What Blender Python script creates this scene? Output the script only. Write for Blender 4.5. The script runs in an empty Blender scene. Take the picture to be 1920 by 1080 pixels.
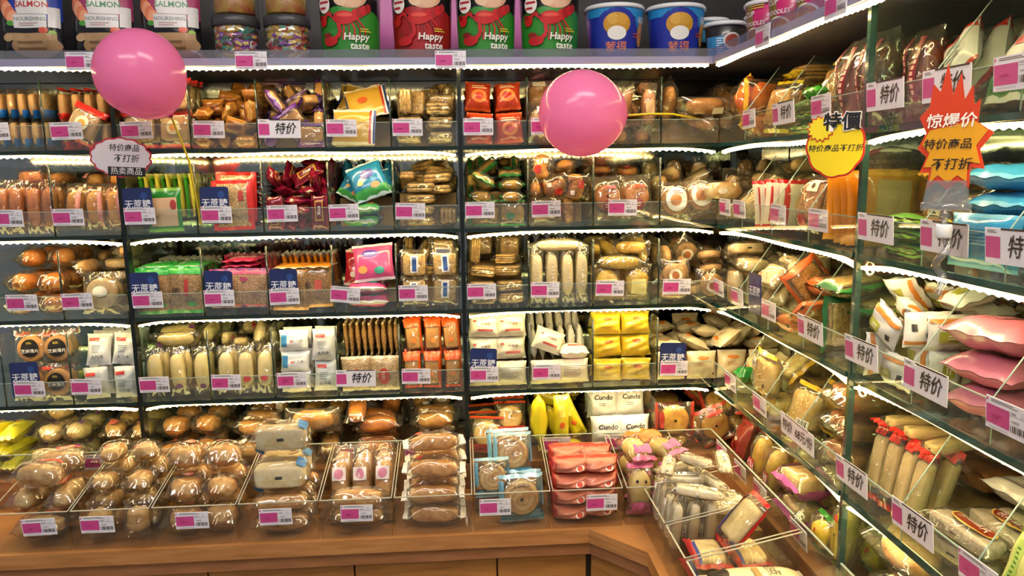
import bpy, math, random, zlib
from mathutils import Matrix, Vector, Euler

# ------------------------------------------------------------------ camera, world, lights, exposure
sc = bpy.context.scene
COL = sc.collection
cam_d = bpy.data.cameras.new('camera')
cam = bpy.data.objects.new('camera', cam_d)
COL.objects.link(cam)
cam_d.sensor_width = 36.0
cam_d.lens = 36.0 * 1400.0 / 1920.0
cam_d.clip_start = 0.02
def set_camera(loc, yaw, pitch, roll):
    yaw, pitch, roll = (math.radians(a) for a in (yaw, pitch, roll))
    f = Vector((math.sin(yaw) * math.cos(pitch), math.cos(yaw) * math.cos(pitch), math.sin(pitch)))
    r = Vector((math.cos(yaw), -math.sin(yaw), 0)); u = r.cross(f)
    r2 = math.cos(roll) * r + math.sin(roll) * u
    u2 = -math.sin(roll) * r + math.cos(roll) * u
    m = Matrix((r2, u2, -f)).transposed().to_4x4(); m.translation = Vector(loc)
    cam.matrix_world = m
set_camera((0.0, -1.75, 1.5), 3.803, -9.043, -0.805)
sc.camera = cam

w = bpy.data.worlds.new('shop_world'); sc.world = w; w.use_nodes = True
w.node_tree.nodes['Background'].inputs[0].default_value = (0.92, 0.92, 1.0, 1)
w.node_tree.nodes['Background'].inputs[1].default_value = 0.28
vs = sc.view_settings
vs.view_transform = 'Standard'; vs.look = 'None'; vs.gamma = 1.0; vs.exposure = 0.08; vs.use_curve_mapping = False
cy = sc.cycles
cy.transparent_max_bounces = 16; cy.max_bounces = 4; cy.use_adaptive_sampling = True; cy.adaptive_threshold = .09; cy.adaptive_min_samples = 12; cy.diffuse_bounces = 2; cy.glossy_bounces = 2
cy.caustics_reflective = False; cy.caustics_refractive = False
CEILING_LAMPS = [((-0.9, -1.7, 2.72), 19), ((0.35, -1.2, 2.72), 19), ((-0.3, -3.2, 2.72), 19)]
LED_TAPE, LED_BEAD = 8.0, 88.0

# ------------------------------------------------------------------ plan of the place (metres)
XR = 0.61                               # front plane of the shelving on the side wall; the back shelving has its front at y = 0
ZROW = {0: 1.742, 1: 1.556, 2: 1.366, 3: 1.174, 4: 0.972, 5: 0.788, 6: 0.724}
ROWH = {1: .176, 2: .182, 3: .184, 4: .194, 5: .17, 6: .16}
XP = (-0.765, 0.002)                    # posts of the back shelving
YPR = -0.635                            # post of the side shelving
A = [-1.215, -1.066, -.915, -.765]; B = [-.765, -.6, -.452, -.303, -.155, -.002]; C = [.006, .157, .311, .47, .61]
RU = [0, .157, .315, .472, .63]; RV = [.645, .80, .955, 1.11]

# ------------------------------------------------------------------ products: name -> (kind, width, height, thickness, options)
PR = {}
def P(name, kind, w, h, t, **o): PR[name] = (kind, w, h, t, o)
TAN, GOLD, BRN, CRM, IVO = '#d8a765', '#d99a45', '#9a5c2a', '#ead6a0', '#efe3c0'
# row 1
P('toast_blue', 'clear', .09, .066, .022, core='slab', c1='#e3bf83', c2='#c98c46', pr=[('rect', 0, -.55, 1.8, .5, '#1d5fae')], ends='#e6c99a', obj='toast_pack')
P('toast_red', 'clear', .09, .066, .024, core='slab', c1='#e6c184', c2='#cf8f4c', pr=[('rect', 0, -.7, 1.9, .35, '#cf2a22'), ('ell', 0, .1, .7, .7, '#f0e0b8'), ('ell', 0, .1, .4, .4, '#e08a1e')], ends='#d8362c', obj='toast_pack')
P('sandwich_red', 'clear', .075, .075, .03, core='slab', c1='#e6cfa0', c2='#d09a58', pr=[('rect', 0, .8, 1.9, .3, '#cc2a26'), ('ell', 0, 0, .8, .8, '#f1e4c4'), ('ell', 0, 0, .45, .4, '#e59a2a')], ends='#d23a30', obj='sandwich_pack')
P('caramel', 'film', .05, .035, .026, col='#b27a34', gloss=.16, ends='#c99a4e', pr=[('rect', 0, 0, 1.3, .7, '#8a4f20')], obj='caramel_cake_pack')
P('purple_cake', 'clear', .062, .046, .032, core='slab', c1='#e2b468', c2='#b87a36', pr=[('rect', 0, -.75, 1.9, .42, '#5b2a86'), ('lines', 0, -.75, 1.4, .18, '#d9c8ea')], ends='#7a4aa0', obj='cake_pack')
P('stripe_wafer', 'film', .1, .085, .016, col='#d8b048', gloss=.22, ends='#efe4c8', pr=[('rect', .86, 0, .1, 1.9, '#f3f0ea'), ('rect', .76, 0, .1, 1.9, '#c23028'), ('rect', .94, 0, .1, 1.9, '#27408f'), ('ell', -.2, .1, .5, .4, '#d8622a')], obj='wafer_bag')
P('sesame_brick', 'clear', .066, .046, .034, core='wafer', n=3, c1='#e0bd70', c2='#9c7434', ends='#e6d6a6', obj='sesame_wafer_pack')
P('red_pack', 'film', .062, .07, .034, col='#bf4526', gloss=.13, ends='#d8602f', pr=[('ell', 0, -.1, 1.2, .9, '#e2833c'), ('ell', 0, -.1, .7, .5, '#c12d22'), ('lines', 0, .55, 1.1, .3, '#f0d9b0')], obj='snack_pack')
P('bun_tan', 'clear', .075, .085, .05, core='bun', c1='#e2bd85', c2='#b57a3c', obj='bun_pack', pr=[('rect', 0, .55, .9, .3, '#efe9dc')])
P('sausage_roll', 'clear', .04, .1, .036, core='loaf', c1='#c08a4e', c2='#8a4f24', obj='sausage_roll_pack', pr=[('rect', 0, 0, 1.0, .5, '#c9a878')])
P('long_bun', 'clear', .05, .125, .044, core='loaf', c1='#cf9d5e', c2='#9a5f2c', obj='long_bun_pack', pr=[('rect', .1, .4, .8, .4, '#e8dcc4')])
P('orange_ball', 'clear', .075, .085, .06, core='bun', c1='#eda32b', c2='#c8641a', tint='#ffe6a0', ends='#e8b93a', obj='round_cake_pack')
P('yellow_noodle', 'clear', .1, .095, .04, core='wafer', n=4, c1='#d5a24a', c2='#a06c28', ends='#d8c22a', obj='fried_noodle_pack')
P('brown_toast', 'clear', .075, .13, .06, core='loaf', c1='#8c5230', c2='#6a341c', pr=[('rect', -.35, 0, .28, 1.5, '#7a2430'), ('rect', .4, 0, .28, 1.5, '#7a2430'), ('lines', -.35, 0, .16, 1.2, '#d8a89a'), ('lines', .4, 0, .16, 1.2, '#d8a89a')], obj='brown_bread_pack')
P('green_candy', 'film', .06, .025, .02, col='#4fae3c', gloss=.2, ends='#66c24a', obj='candy_stick_pack')
P('white_red', 'film', .1, .12, .04, col='#e9ebe6', gloss=.25, ends='#cf2d28', pr=[('rect', 0, .75, 1.9, .42, '#cf2d28'), ('lines', .1, -.1, 1.0, .8, '#7f8a8c')], obj='white_bag')
P('white_green', 'film', .115, .12, .045, col='#e7ece6', gloss=.25, ends='#c8d4ca', pr=[('rect', 0, -.7, 1.9, .5, '#1f6b3a'), ('rect', -.3, .3, .5, .2, '#d07070'), ('lines', .3, .1, .9, .5, '#8a958f')], obj='white_bag')
# row 2
P('brown_roll', 'clear', .036, .11, .032, core='loaf', c1='#d39a5c', c2='#9c5f30', obj='bread_roll_pack', tint='#fff0e6')
P('pink_roll', 'clear', .05, .1, .042, core='loaf', c1='#e2b062', c2='#c17a34', ends='#e8b0a0', pr=[('rect', .55, 0, .35, 1.7, '#d98a7c')], obj='bread_roll_pack')
P('thin_green', 'film', .08, .1, .0125, col='#2f8a34', gloss=.2, ends='#7fb84a', pr=[('rect', 0, -.1, 1.5, 1.3, '#c9a988'), ('ell', .55, .2, .35, .5, '#a83a3a')], obj='rice_cracker_pack')
P('thin_yellow', 'film', .08, .1, .011, col='#d8cf5a', gloss=.2, ends='#e4dc8c', obj='rice_cracker_pack')
P('thin_red', 'film', .08, .1, .012, col='#c01d20', gloss=.18, ends='#d8302c', obj='rice_cracker_pack')
P('rice_face', 'film', .095, .115, .02, col='#c9ad84', gloss=.2, ends='#c41f22', pr=[('rect', -.86, 0, .26, 1.9, '#c41f22'), ('rect', .86, 0, .26, 1.9, '#c41f22'), ('rect', .45, .35, .25, .4, '#a83a3a')], obj='rice_cracker_pack', grain=1)
P('mico', 'film', .08, .036, .022, col='#7a1230', gloss=.18, ends='#a5264a', pr=[('rect', .1, 0, 1.15, 1.0, '#d9a52a'), ('rect', .1, 0, 1.0, .8, '#6a1030'), ('txt', 'Mico', .1, 0, .62, '#f4f0f2', 1)], obj='chocolate_bar')
P('teal_bag', 'film', .088, .096, .03, col='#2f86b4', gloss=.2, ends='#cfe4e8', pr=[('rect', 0, -.72, 1.9, .45, '#3f9a48'), ('ell', .1, .25, .8, .5, '#3a3f9a'), ('ell', -.4, -.15, .35, .3, '#d8b46a'), ('ell', .35, -.45, .5, .35, '#e08a5a'), ('rect', 0, .25, .5, .08, '#cdd0f0')], obj='snack_bag')
P('peanut_wafer', 'clear', .078, .044, .026, core='wafer', n=2, c1='#d9b263', c2='#94672f', ends='#e0cfa0', obj='wafer_pack')
P('green_twist', 'clear', .06, .055, .03, core='slices', n=4, c1='#d4ab50', c2='#8f7030', ends='#2f8a4a', pr=[('ell', .2, .2, .7, .5, '#2f8a4c')], obj='twisted_snack_pack')
P('red_twist', 'clear', .062, .058, .034, core='slices', n=4, c1='#cf9a4c', c2='#94582a', ends='#e6d9c0', pr=[('ell', -.2, .3, .7, .5, '#c92f28'), ('rect', .45, -.3, .35, .3, '#efe8e0')], obj='twisted_snack_pack')
P('round_pastry', 'clear', .078, .1, .034, core='disc', c1='#d9994a', c2='#a8642a', pr=[('ell', 0, -.45, .7, .52, '#8a2420'), ('lines', 0, -.45, .4, .2, '#e8c8b0'), ('rect', .2, .4, .7, .12, '#c04a3a')], obj='round_pastry_pack')
P('white_label_round', 'clear', .082, .085, .036, core='disc', c1='#d6a466', c2='#a87038', pr=[('ell', 0, .1, 1.25, 1.25, '#efece6'), ('ell', -.05, .05, .7, .6, '#cf8a58'), ('lines', .1, .45, .6, .2, '#c05a4a')], obj='round_pastry_pack')
P('pale_loaf', 'clear', .052, .115, .038, core='loaf', c1='#ecd3a0', c2='#d0a060', obj='pale_loaf_pack', pr=[('ell', 0, .1, .6, .35, '#eee6d0')])
P('red_stripe_bag', 'film', .075, .1, .022, col='#e6d6bc', gloss=.22, ends='#c62a28', pr=[('rect', -.6, 0, .3, 1.9, '#c62a28'), ('ell', .2, 0, .8, .8, '#d9b27a')], obj='biscuit_bag')
P('clear_red_tie', 'clear', .085, .1, .05, core='wafer', n=3, c1='#c08a50', c2='#8a5a30', ends='#e4e0d4', pr=[('rect', .2, .55, .7, .4, '#e4dccb'), ('ell', .2, .55, .25, .2, '#5a4a3a'), ('rect', 0, -.65, .6, .35, '#c92a2a')], obj='cookie_pack')
P('orange_edge', 'film', .09, .12, .016, col='#e0951c', gloss=.2, ends='#e8a83a', pr=[('rect', 0, 0, 1.2, 1.5, '#c8a06a')], obj='cracker_bag')
P('dark_snack', 'clear', .07, .09, .035, core='wafer', n=3, c1='#a9763a', c2='#6a4220', ends='#cfa24a', pr=[('rect', .2, .2, .7, .6, '#d0c2a0'), ('lines', .2, .2, .5, .4, '#4a3c30')], obj='brown_snack_pack')
P('blue_bag', 'film', .125, .07, .032, col='#3f9bd0', gloss=.22, ends='#6cb8e0', pr=[('lines', 0, .1, .9, .5, '#7cc0e4')], obj='blue_bag')
P('green_yellow', 'clear', .09, .05, .02, core='slab', c1='#d8a65a', c2='#a06a30', ends='#7aa83a', pr=[('rect', 0, -.6, 1.9, .4, '#5f9a34'), ('rect', 0, .6, 1.9, .3, '#d8c43a')], obj='cracker_pack')
# row 3
P('gold_bun', 'clear', .062, .07, .05, core='bun', c1='#e0a04a', c2='#b8702a', obj='golden_bun_pack', tint='#fff0da')
P('wrap_roll', 'clear', .04, .11, .036, core='loaf', c1='#dcb57a', c2='#b8854a', obj='rolled_wrap_pack')
P('wrap_disc', 'clear', .095, .09, .03, core='disc', c1='#e9d8ae', c2='#cda665', pr=[('ell', 0, .1, .7, .5, '#f0e8d0')], obj='flat_cake_pack')
P('g_rice', 'film', .085, .11, .02, col='#b0906a', gloss=.2, ends='#2c9a3c', pr=[('rect', 0, .82, 1.9, .3, '#2c9a3c'), ('txt', '脆', -.45, -.1, .36, '#2c2420'), ('rect', .1, .1, .22, .7, '#a83434'), ('ell', .4, -.6, .5, .2, '#3f9a48')], obj='rice_cracker_pack', grain=1)
P('g_thin', 'film', .08, .1, .012, col='#3aa548', gloss=.18, ends='#c9d0c4', obj='rice_cracker_pack')
P('p_thin', 'film', .08, .095, .012, col='#d43a6a', gloss=.18, ends='#e05a80', obj='rice_cracker_pack')
P('p_rice', 'film', .09, .1, .02, col='#b8967e', gloss=.2, ends='#8a4a86', pr=[('rect', 0, .84, 1.9, .26, '#d83a6c'), ('ell', -.45, .45, .5, .22, '#9a3a60'), ('lines', .3, -.3, .7, .3, '#7a5a4a'), ('rect', .1, -.88, 1.3, .12, '#b83a3a')], obj='rice_cracker_pack', grain=1)
P('o_thin', 'film', .08, .095, .0115, col='#d98a2a', gloss=.18, ends='#d8d4c8', obj='rice_cracker_pack')
P('o_rice', 'film', .086, .1, .02, col='#a8845c', gloss=.2, ends='#e0a348', pr=[('txt', '脆', -.4, .1, .34, '#2c2420'), ('rect', .2, .1, .4, .5, '#b04a40')], obj='rice_cracker_pack', grain=1)
P('pink_bag', 'film', .1, .092, .032, col='#d0568a', gloss=.2, ends='#eadfe4', pr=[('ell', -.1, .45, .8, .42, '#4a3a9a'), ('ell', .3, -.5, .5, .4, '#3f9a8a'), ('ell', -.5, -.4, .45, .4, '#d8a05a'), ('rect', -.1, .45, .5, .08, '#d0c8f0')], obj='snack_bag')
P('red_bag', 'film', .098, .09, .032, col='#c22a3c', gloss=.2, ends='#ead0d0', pr=[('ell', -.1, .45, .8, .42, '#4a3a9a'), ('ell', .4, -.45, .5, .45, '#d8b04a'), ('ell', -.5, -.4, .35, .35, '#e8d8c8')], obj='snack_bag')
P('label_cracker', 'clear', .066, .066, .028, core='wafer', n=2, c1='#dcbb72', c2='#a87c3c', pr=[('rect', 0, .05, .55, 1.1, '#e8e4dc'), ('rect', 0, .05, .3, .9, '#34589a')], obj='cracker_pack')
P('wafer_stack', 'clear', .072, .06, .03, core='wafer', n=4, c1='#dab668', c2='#8f6a30', obj='wafer_stack_pack')
P('white_long', 'clear', .034, .125, .03, core='loaf', c1='#f0e6c4', c2='#e0cd98', obj='white_roll_pack', pr=[('lines', .1, .1, .3, 1.0, '#d8cdb4')])
P('yellow_cake', 'clear', .07, .08, .045, core='bun', c1='#e8cf6a', c2='#cfa23a', obj='yellow_cake_pack', pr=[('rect', 0, -.2, 1.0, .8, '#ecdc90')])
P('egg_roll_y', 'clear', .036, .095, .034, core='loaf', c1='#dfc25c', c2='#b88f34', obj='yellow_roll_pack')
P('slice_disc', 'clear', .08, .07, .028, core='disc', c1='#e4c48c', c2='#b9824a', pr=[('ell', 0, .05, .8, .8, '#f0e4cc'), ('ell', 0, .05, .5, .45, '#b06a34')], obj='flat_bread_pack')
P('pale_pack', 'clear', .09, .07, .035, core='slab', c1='#f0e4c6', c2='#dfc48c', ends='#f0ead8', pr=[('lines', .1, .2, .8, .4, '#d9a08a'), ('ell', .4, .3, .3, .3, '#d87a5a')], obj='pale_cake_pack')
P('orange_trim', 'clear', .095, .075, .04, core='wafer', n=3, c1='#c9984e', c2='#8f602a', ends='#d8703a', pr=[('rect', .85, 0, .2, 1.9, '#d8662e'), ('rect', -.85, 0, .2, 1.9, '#d8662e')], obj='brown_snack_pack')
P('green_trim', 'clear', .1, .08, .035, core='wafer', n=3, c1='#d2b870', c2='#9a8040', ends='#3f8a4a', pr=[('rect', .85, 0, .2, 1.9, '#2f7a44')], obj='snack_pack')
P('white_orange', 'film', .07, .05, .028, col='#ecebe4', gloss=.22, ends='#f0efe8', pr=[('rect', 0, -.72, 1.9, .22, '#c9803a'), ('rect', .3, .15, .8, .6, '#a8a83a'), ('lines', .3, .15, .5, .3, '#e8e0d0'), ('rect', -.7, .2, .2, .4, '#3a3530')], obj='nougat_pack')
P('pink_film', 'film', .12, .09, .042, col='#d98296', gloss=.3, ends='#e094a6', pr=[('ell', .1, 0, .5, .4, '#d8b060'), ('lines', -.3, .1, .5, .3, '#e8a8b4')], obj='pink_bag')
P('white_beads', 'clear', .1, .11, .05, core='beads', c1='#ece6d6', c2='#d8ccb0', obj='milk_ball_bag')
# row 4
P('sesame_disc', 'clear', .078, .08, .02, core='disc', c1='#d9a860', c2='#b07c3c', ends='#d8c8a0', pr=[('ell', 0, .05, 1.0, .95, '#17140f'), ('txt', '芝麻薄片', 0, -.12, .22, '#f2efe6'), ('rect', -.55, .75, .5, .16, '#c0453a'), ('lines', 0, .32, .4, .12, '#c8b43a')], obj='sesame_flake_pack')
P('cow_silver', 'film', .055, .075, .028, col='#cfd2d4', gloss=.28, ends='#dcdedf', pr=[('txt', '大乃牛', 0, -.55, .26, '#26282c'), ('rect', -.3, .6, .8, .22, '#c23a30'), ('lines', 0, 0, .9, .5, '#8a9096')], obj='milk_biscuit_pack')
P('pale_yellow_long', 'clear', .042, .105, .03, core='loaf', c1='#efe3b0', c2='#dcc77c', ends='#eee6c0', pr=[('ell', .1, -.6, .7, .22, '#7a3f78')], obj='pale_roll_pack')
P('pale_red', 'clear', .042, .105, .028, core='loaf', c1='#f0e6bc', c2='#dcca88', ends='#eee6c6', pr=[('ell', .1, -.35, .8, .25, '#c92f2c')], obj='pale_roll_pack')
P('milk_pack', 'film', .07, .05, .03, col='#e9eaea', gloss=.28, ends='#f0f0f0', pr=[('rect', -.6, 0, .4, 1.2, '#3f8ac0'), ('txt', '大乃牛', .3, 0, .36, '#24262a'), ('ell', -.1, 0, .2, .25, '#b8534a')], obj='milk_biscuit_pack')
P('brown_thin', 'film', .07, .08, .0125, col='#bf9a66', gloss=.22, ends='#e2cfa6', pr=[('ell', 0, -.1, .7, .9, '#c23a2c')], obj='thin_cracker_pack', grain=1)
P('brown_face', 'film', .072, .085, .02, col='#cdb088', gloss=.2, ends='#e2d4b8', pr=[('ell', 0, -.15, .75, .95, '#c23a2c'), ('lines', 0, -.1, .3, .5, '#e8d0c0')], obj='thin_cracker_pack', grain=1)
P('orange_pack', 'clear', .042, .08, .03, core='slab', c1='#e6bd6c', c2='#cf8f40', ends='#e0591c', pr=[('rect', 0, .75, 1.9, .42, '#dd5a1e'), ('rect', .85, 0, .2, 1.9, '#dd5a1e'), ('ell', 0, -.2, .5, .3, '#e8883a')], obj='orange_pack')
P('xylitol', 'film', .075, .055, .035, col='#efe6cc', gloss=.25, ends='#f4eedc', pr=[('txt', '木糖醇', .1, .15, .3, '#55332c'), ('rect', .1, -.4, 1.0, .18, '#d0605a'), ('ell', -.6, .4, .25, .2, '#c9453c')], obj='ivory_cake_pack')
P('ivory_text', 'film', .078, .06, .04, col='#ece2ca', gloss=.25, ends='#f2ead6', pr=[('lines', 0, 0, 1.3, .9, '#a59a86')], obj='ivory_cake_pack')
P('thin_white', 'film', .05, .085, .018, col='#f0ebdc', gloss=.26, ends='#f5f1e6', obj='white_cracker_pack')
P('yellow_block', 'film', .075, .055, .045, col='#e6c636', gloss=.2, ends='#edd45c', pr=[('ell', 0, .35, .6, .35, '#c8742a'), ('lines', 0, -.3, 1.0, .4, '#bfa22e')], obj='yellow_cake_pack')
P('ivory_orange', 'film', .075, .07, .03, col='#eddcb0', gloss=.25, ends='#f2e6c8', pr=[('ell', 0, .55, .8, .26, '#e0822e'), ('lines', 0, .1, .8, .3, '#d99a5a'), ('rect', .7, -.6, .15, .12, '#2a2522')], obj='ivory_pack')
P('ivory_box', 'film', .09, .08, .05, col='#eed9a8', gloss=.22, ends='#f2e4c0', pr=[('rect', 0, .3, 1.0, .16, '#e07a2a'), ('lines', 0, 0, 1.2, .3, '#d98a4a')], obj='ivory_pack')
P('green_tie', 'film', .05, .05, .03, col='#2f9a44', gloss=.18, ends='#45b45a', obj='green_candy_pack')
P('gold_trim', 'clear', .1, .09, .045, core='slab', c1='#efd892', c2='#d9b054', ends='#e8b93a', pr=[('rect', .55, -.5, .6, .35, '#e8e2d4'), ('bars', .55, -.5, .5, .26, '#2a2826'), ('rect', -.6, .3, .12, .16, '#33291f')], obj='gold_cake_pack')
P('pastry_slab', 'clear', .125, .11, .05, core='slab', c1='#d88f48', c2='#a8602a', obj='flaky_pastry_pack')
P('red_stick', 'clear', .032, .11, .024, core='slab', c1='#ecd9a4', c2='#d8bc7c', ends='#d22f2a', pr=[('rect', 0, .85, 1.6, .3, '#d22f2a')], obj='milk_stick_pack')
P('text_box', 'film', .14, .05, .03, col='#d8d2c4', gloss=.25, ends='#e2ded2', pr=[('lines', -.2, 0, 1.1, 1.0, '#7a746a'), ('ell', .75, .2, .25, .6, '#c27a7a')], obj='grey_bar_pack')
P('sesame_bar', 'clear', .13, .045, .032, core='slab', c1='#e0d8c4', c2='#b8aa8c', ends='#e6e0d0', pr=[('ell', .1, .2, 1.1, 1.1, '#c9a050'), ('ell', .1, .2, 1.0, .95, '#7a3018'), ('txt', '京花麻片', .1, .2, .5, '#efe6d8')], obj='sesame_bar_pack', grain=1)
P('green_stick', 'film', .034, .1, .026, col='#d8d88a', gloss=.22, ends='#7ab04a', pr=[('rect', 0, 0, .7, 1.5, '#a8c060'), ('lines', 0, 0, .4, 1.2, '#4a7a34')], obj='green_biscuit_pack')
P('box_yellow', 'film', .1, .07, .05, col='#d9b46a', gloss=.25, ends='#e4c88a', pr=[('ell', -.1, 0, .9, .9, '#e8a83a'), ('rect', .15, 0, .4, .6, '#4a3020')], obj='snack_box')
# row 5 upper
P('white_bun', 'clear', .075, .07, .055, core='bun', c1='#efe2b8', c2='#d9b266', obj='cream_bun_pack', ends='#f0ead8', pr=[('ell', .4, -.3, .4, .35, '#6a3a80')])
P('logo_pastry', 'clear', .07, .09, .05, core='bun', c1='#e6c57c', c2='#c48c44', ends='#f0ead8', pr=[('ell', 0, -.2, .7, .5, '#cf6a54'), ('lines', 0, .5, .8, .3, '#d8958a')], obj='pastry_pack')
P('big_bun', 'clear', .085, .085, .06, core='bun', c1='#e2ac58', c2='#b06a26', obj='large_bun_pack', pr=[('ell', 0, .35, .5, .22, '#b8503a')])
P('burger_bun', 'clear', .084, .078, .06, core='bun', c1='#e8c68a', c2='#bf7a34', obj='burger_bun_pack', pr=[('ell', 0, .3, .8, .3, '#c9705a'), ('lines', 0, .3, .5, .16, '#f0dcc8')])
P('butter_roll', 'clear', .055, .125, .05, core='loaf', c1='#e0a552', c2='#b36f2a', obj='butter_roll_pack', tint='#fff2de')
P('croissant', 'clear', .06, .12, .052, core='loaf', ridges=6, c1='#e0b264', c2='#b5762e', obj='croissant_pack', pr=[('ell', 0, .4, .9, .28, '#efe4d4')])
P('donut_red', 'clear', .09, .085, .04, core='disc', c1='#ecd78c', c2='#c9953e', ends='#e0603a', pr=[('rect', 0, -.75, 1.9, .35, '#d8452a'), ('txt', '元谷蛋糕', 0, .25, .2, '#4a3424')], obj='egg_cake_pack')
P('yellow_banana', 'film', .04, .12, .038, col='#e2d32e', gloss=.2, ends='#ece06a', pr=[('ell', 0, .2, .7, .3, '#d8662a'), ('rect', 0, -.4, .8, .5, '#e8da5c')], obj='banana_cake_pack')
P('cundo_white', 'film', .09, .085, .045, col='#ecece8', gloss=.28, ends='#f2f2ee', pr=[('txt', 'Cundo', .0, .35, .46, '#1c1a1a', 0), ('lines', 0, -.1, .6, .25, '#8c8c8c')], obj='white_cake_bag')
P('ring_cake', 'clear', .09, .09, .04, core='disc', c1='#e2bc5e', c2='#b57c2c', ends='#c04a3a', pr=[('ell', .1, .7, 1.0, .25, '#b83a34')], obj='round_cake_pack')
P('cundo_red', 'film', .085, .1, .04, col='#8c1a1a', gloss=.2, ends='#a52a26', pr=[('txt', 'Cundo', 0, .1, .3, '#e8dcd8', 0)], obj='red_cake_bag')
P('pure_yellow', 'clear', .055, .11, .05, core='loaf', c1='#e8c75e', c2='#c79a38', pr=[('rect', 0, -.35, .8, .55, '#c01f3a'), ('txt', '纯', 0, -.33, .42, '#f6eeee')], obj='egg_cake_roll_pack')
P('lilac_cake', 'clear', .1, .075, .06, core='slab', c1='#e0c596', c2='#c0986a', ends='#c85aa8', pr=[('rect', 0, .8, 1.9, .3, '#c24a9a'), ('rect', -.85, 0, .2, 1.9, '#c24a9a')], obj='layer_cake_pack')
P('lemon_cake', 'clear', .07, .07, .06, core='bun', c1='#e3cf34', c2='#c9ac22', ends='#3f8a3a', obj='lemon_cake_pack', pr=[('ell', .3, .3, .25, .25, '#c0402c')])
P('lemon_stick', 'clear', .05, .12, .045, core='loaf', c1='#e6d43a', c2='#cdb228', ends='#2f8a34', pr=[('ell', 0, .45, .5, .2, '#c0402c'), ('rect', 0, 0, .14, .08, '#2a2622')], obj='lemon_cake_stick')
# row 5 lower boxes
P('sandwich_loaf', 'clear', .11, .06, .055, core='loaf_h', c1='#e6cc96', c2='#b4783a', ends='#eee2cc', pr=[('rect', .3, .3, .9, .5, '#c8402c'), ('lines', .3, .3, .6, .2, '#f0dac8')], obj='sandwich_loaf_pack')
P('mini_roll', 'clear', .06, .075, .045, core='bun', c1='#e6c88a', c2='#b98648', obj='mini_roll_bag')
P('white_toast', 'clear', .13, .05, .075, core='slab', c1='#f2e8c8', c2='#e0cb98', ends='#f0ead8', pr=[('rect', .7, 0, .28, 1.2, '#3f7fb8'), ('lines', -.3, .3, .4, .3, '#c0624a')], obj='white_toast_pack')
P('dough_long', 'clear', .13, .045, .045, core='loaf_h', c1='#e2b878', c2='#b47c3c', obj='long_bread_pack')
P('pink_label_roll', 'clear', .048, .115, .044, core='loaf', c1='#e3c08c', c2='#c08c4e', pr=[('rect', 0, .3, 1.2, .45, '#f0e6e2'), ('ell', 0, .3, .8, .36, '#e090ac')], obj='bread_roll_pack')
P('white_wrap_roll', 'clear', .125, .05, .046, core='loaf_h', ridges=5, c1='#dcae6a', c2='#b07632', ends='#f2f0ea', lr=1, pr=[('rect', -.5, .3, .2, .5, '#c8342c'), ('rect', -.93, 0, .14, 1.5, '#f4f2ec'), ('rect', .93, 0, .14, 1.5, '#f4f2ec'), ('ell', .5, .5, .25, .3, '#5a2a5c')], obj='ridged_roll_pack')
P('swiss_blue', 'clear', .1, .1, .045, core='swiss', c1='#ecdcae', c2='#c48f50', ends='#a8cfe0', pr=[('rect', 0, -.82, 1.9, .3, '#4f9cc4'), ('rect', -.88, .2, .2, 1.2, '#7ab8d4'), ('txt', '元谷蛋糕', 0, .6, .18, '#3a3028')], obj='swiss_roll_pack')
P('pink_box', 'film', .085, .035, .07, col='#dc8a74', gloss=.25, ends='#d84a3c', pr=[('rect', -.9, 0, .2, 1.9, '#d23c34'), ('ell', .4, 0, .45, .8, '#e8ddd4'), ('ell', .4, 0, .3, .5, '#cf3a30')], obj='pink_cake_pack')
P('duck_pink', 'clear', .06, .105, .05, core='loaf', c1='#eedda0', c2='#d8b868', ends='#e27aa8', pr=[('rect', 0, -.6, 1.3, .4, '#de6ea2'), ('ell', -.3, .4, .2, .12, '#221c1c'), ('ell', .3, .4, .2, .12, '#221c1c')], obj='pink_bottomed_cake_pack')
P('amber_pack', 'film', .1, .05, .04, col='#c9821e', gloss=.18, ends='#e0a848', pr=[('rect', -.4, .2, .5, .4, '#e8e0cc'), ('bars', -.4, .2, .4, .3, '#2a2622')], obj='amber_cake_pack')
P('white_stick', 'clear', .034, .12, .028, core='slab', c1='#f2efe0', c2='#e6dfc6', ends='#f6f4ee', pr=[('rect', .0, .1, .5, 1.0, '#f3f1ea'), ('bars', 0, .2, .4, .4, '#2a2a2a'), ('lines', 0, -.3, .4, .4, '#55504a')], obj='white_stick_pack')
P('rwb_bread', 'clear', .07, .105, .034, core='slab', c1='#f1e6bc', c2='#dcc88a', ends='#c42a2e', pr=[('rect', -.85, 0, .22, 1.9, '#c42a2e'), ('rect', -.68, -.3, .16, 1.2, '#2a3f90')], obj='milk_bread_pack')
P('cow_tray', 'film', .14, .185, .06, col='#ede2b8', gloss=.3, ends='#e4ddc4', pr=[('ell', -.5, -.72, .8, .4, '#1f1b19'), ('ell', .15, -.62, .7, .5, '#1f1b19'), ('ell', .75, -.66, .5, .5, '#1f1b19'), ('ell', -.35, -.75, .16, .08, '#f1ead8'), ('ell', .2, -.55, .14, .1, '#f1ead8'), ('ell', .05, -.7, .1, .07, '#f1ead8'), ('ell', .7, -.6, .12, .1, '#f1ead8'), ('rect', .45, -.1, .06, .5, '#a8c0d4'), ('txt', '糕点主义', -.1, .25, .3, '#1f1b19'), ('rect', -.1, -.05, .8, .12, '#b58a4a')], obj='cake_tray')
P('fluffy', 'clear', .14, .1, .08, core='bun', c1='#efd9a0', c2='#c98a3c', obj='sponge_cake_pack')
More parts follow.
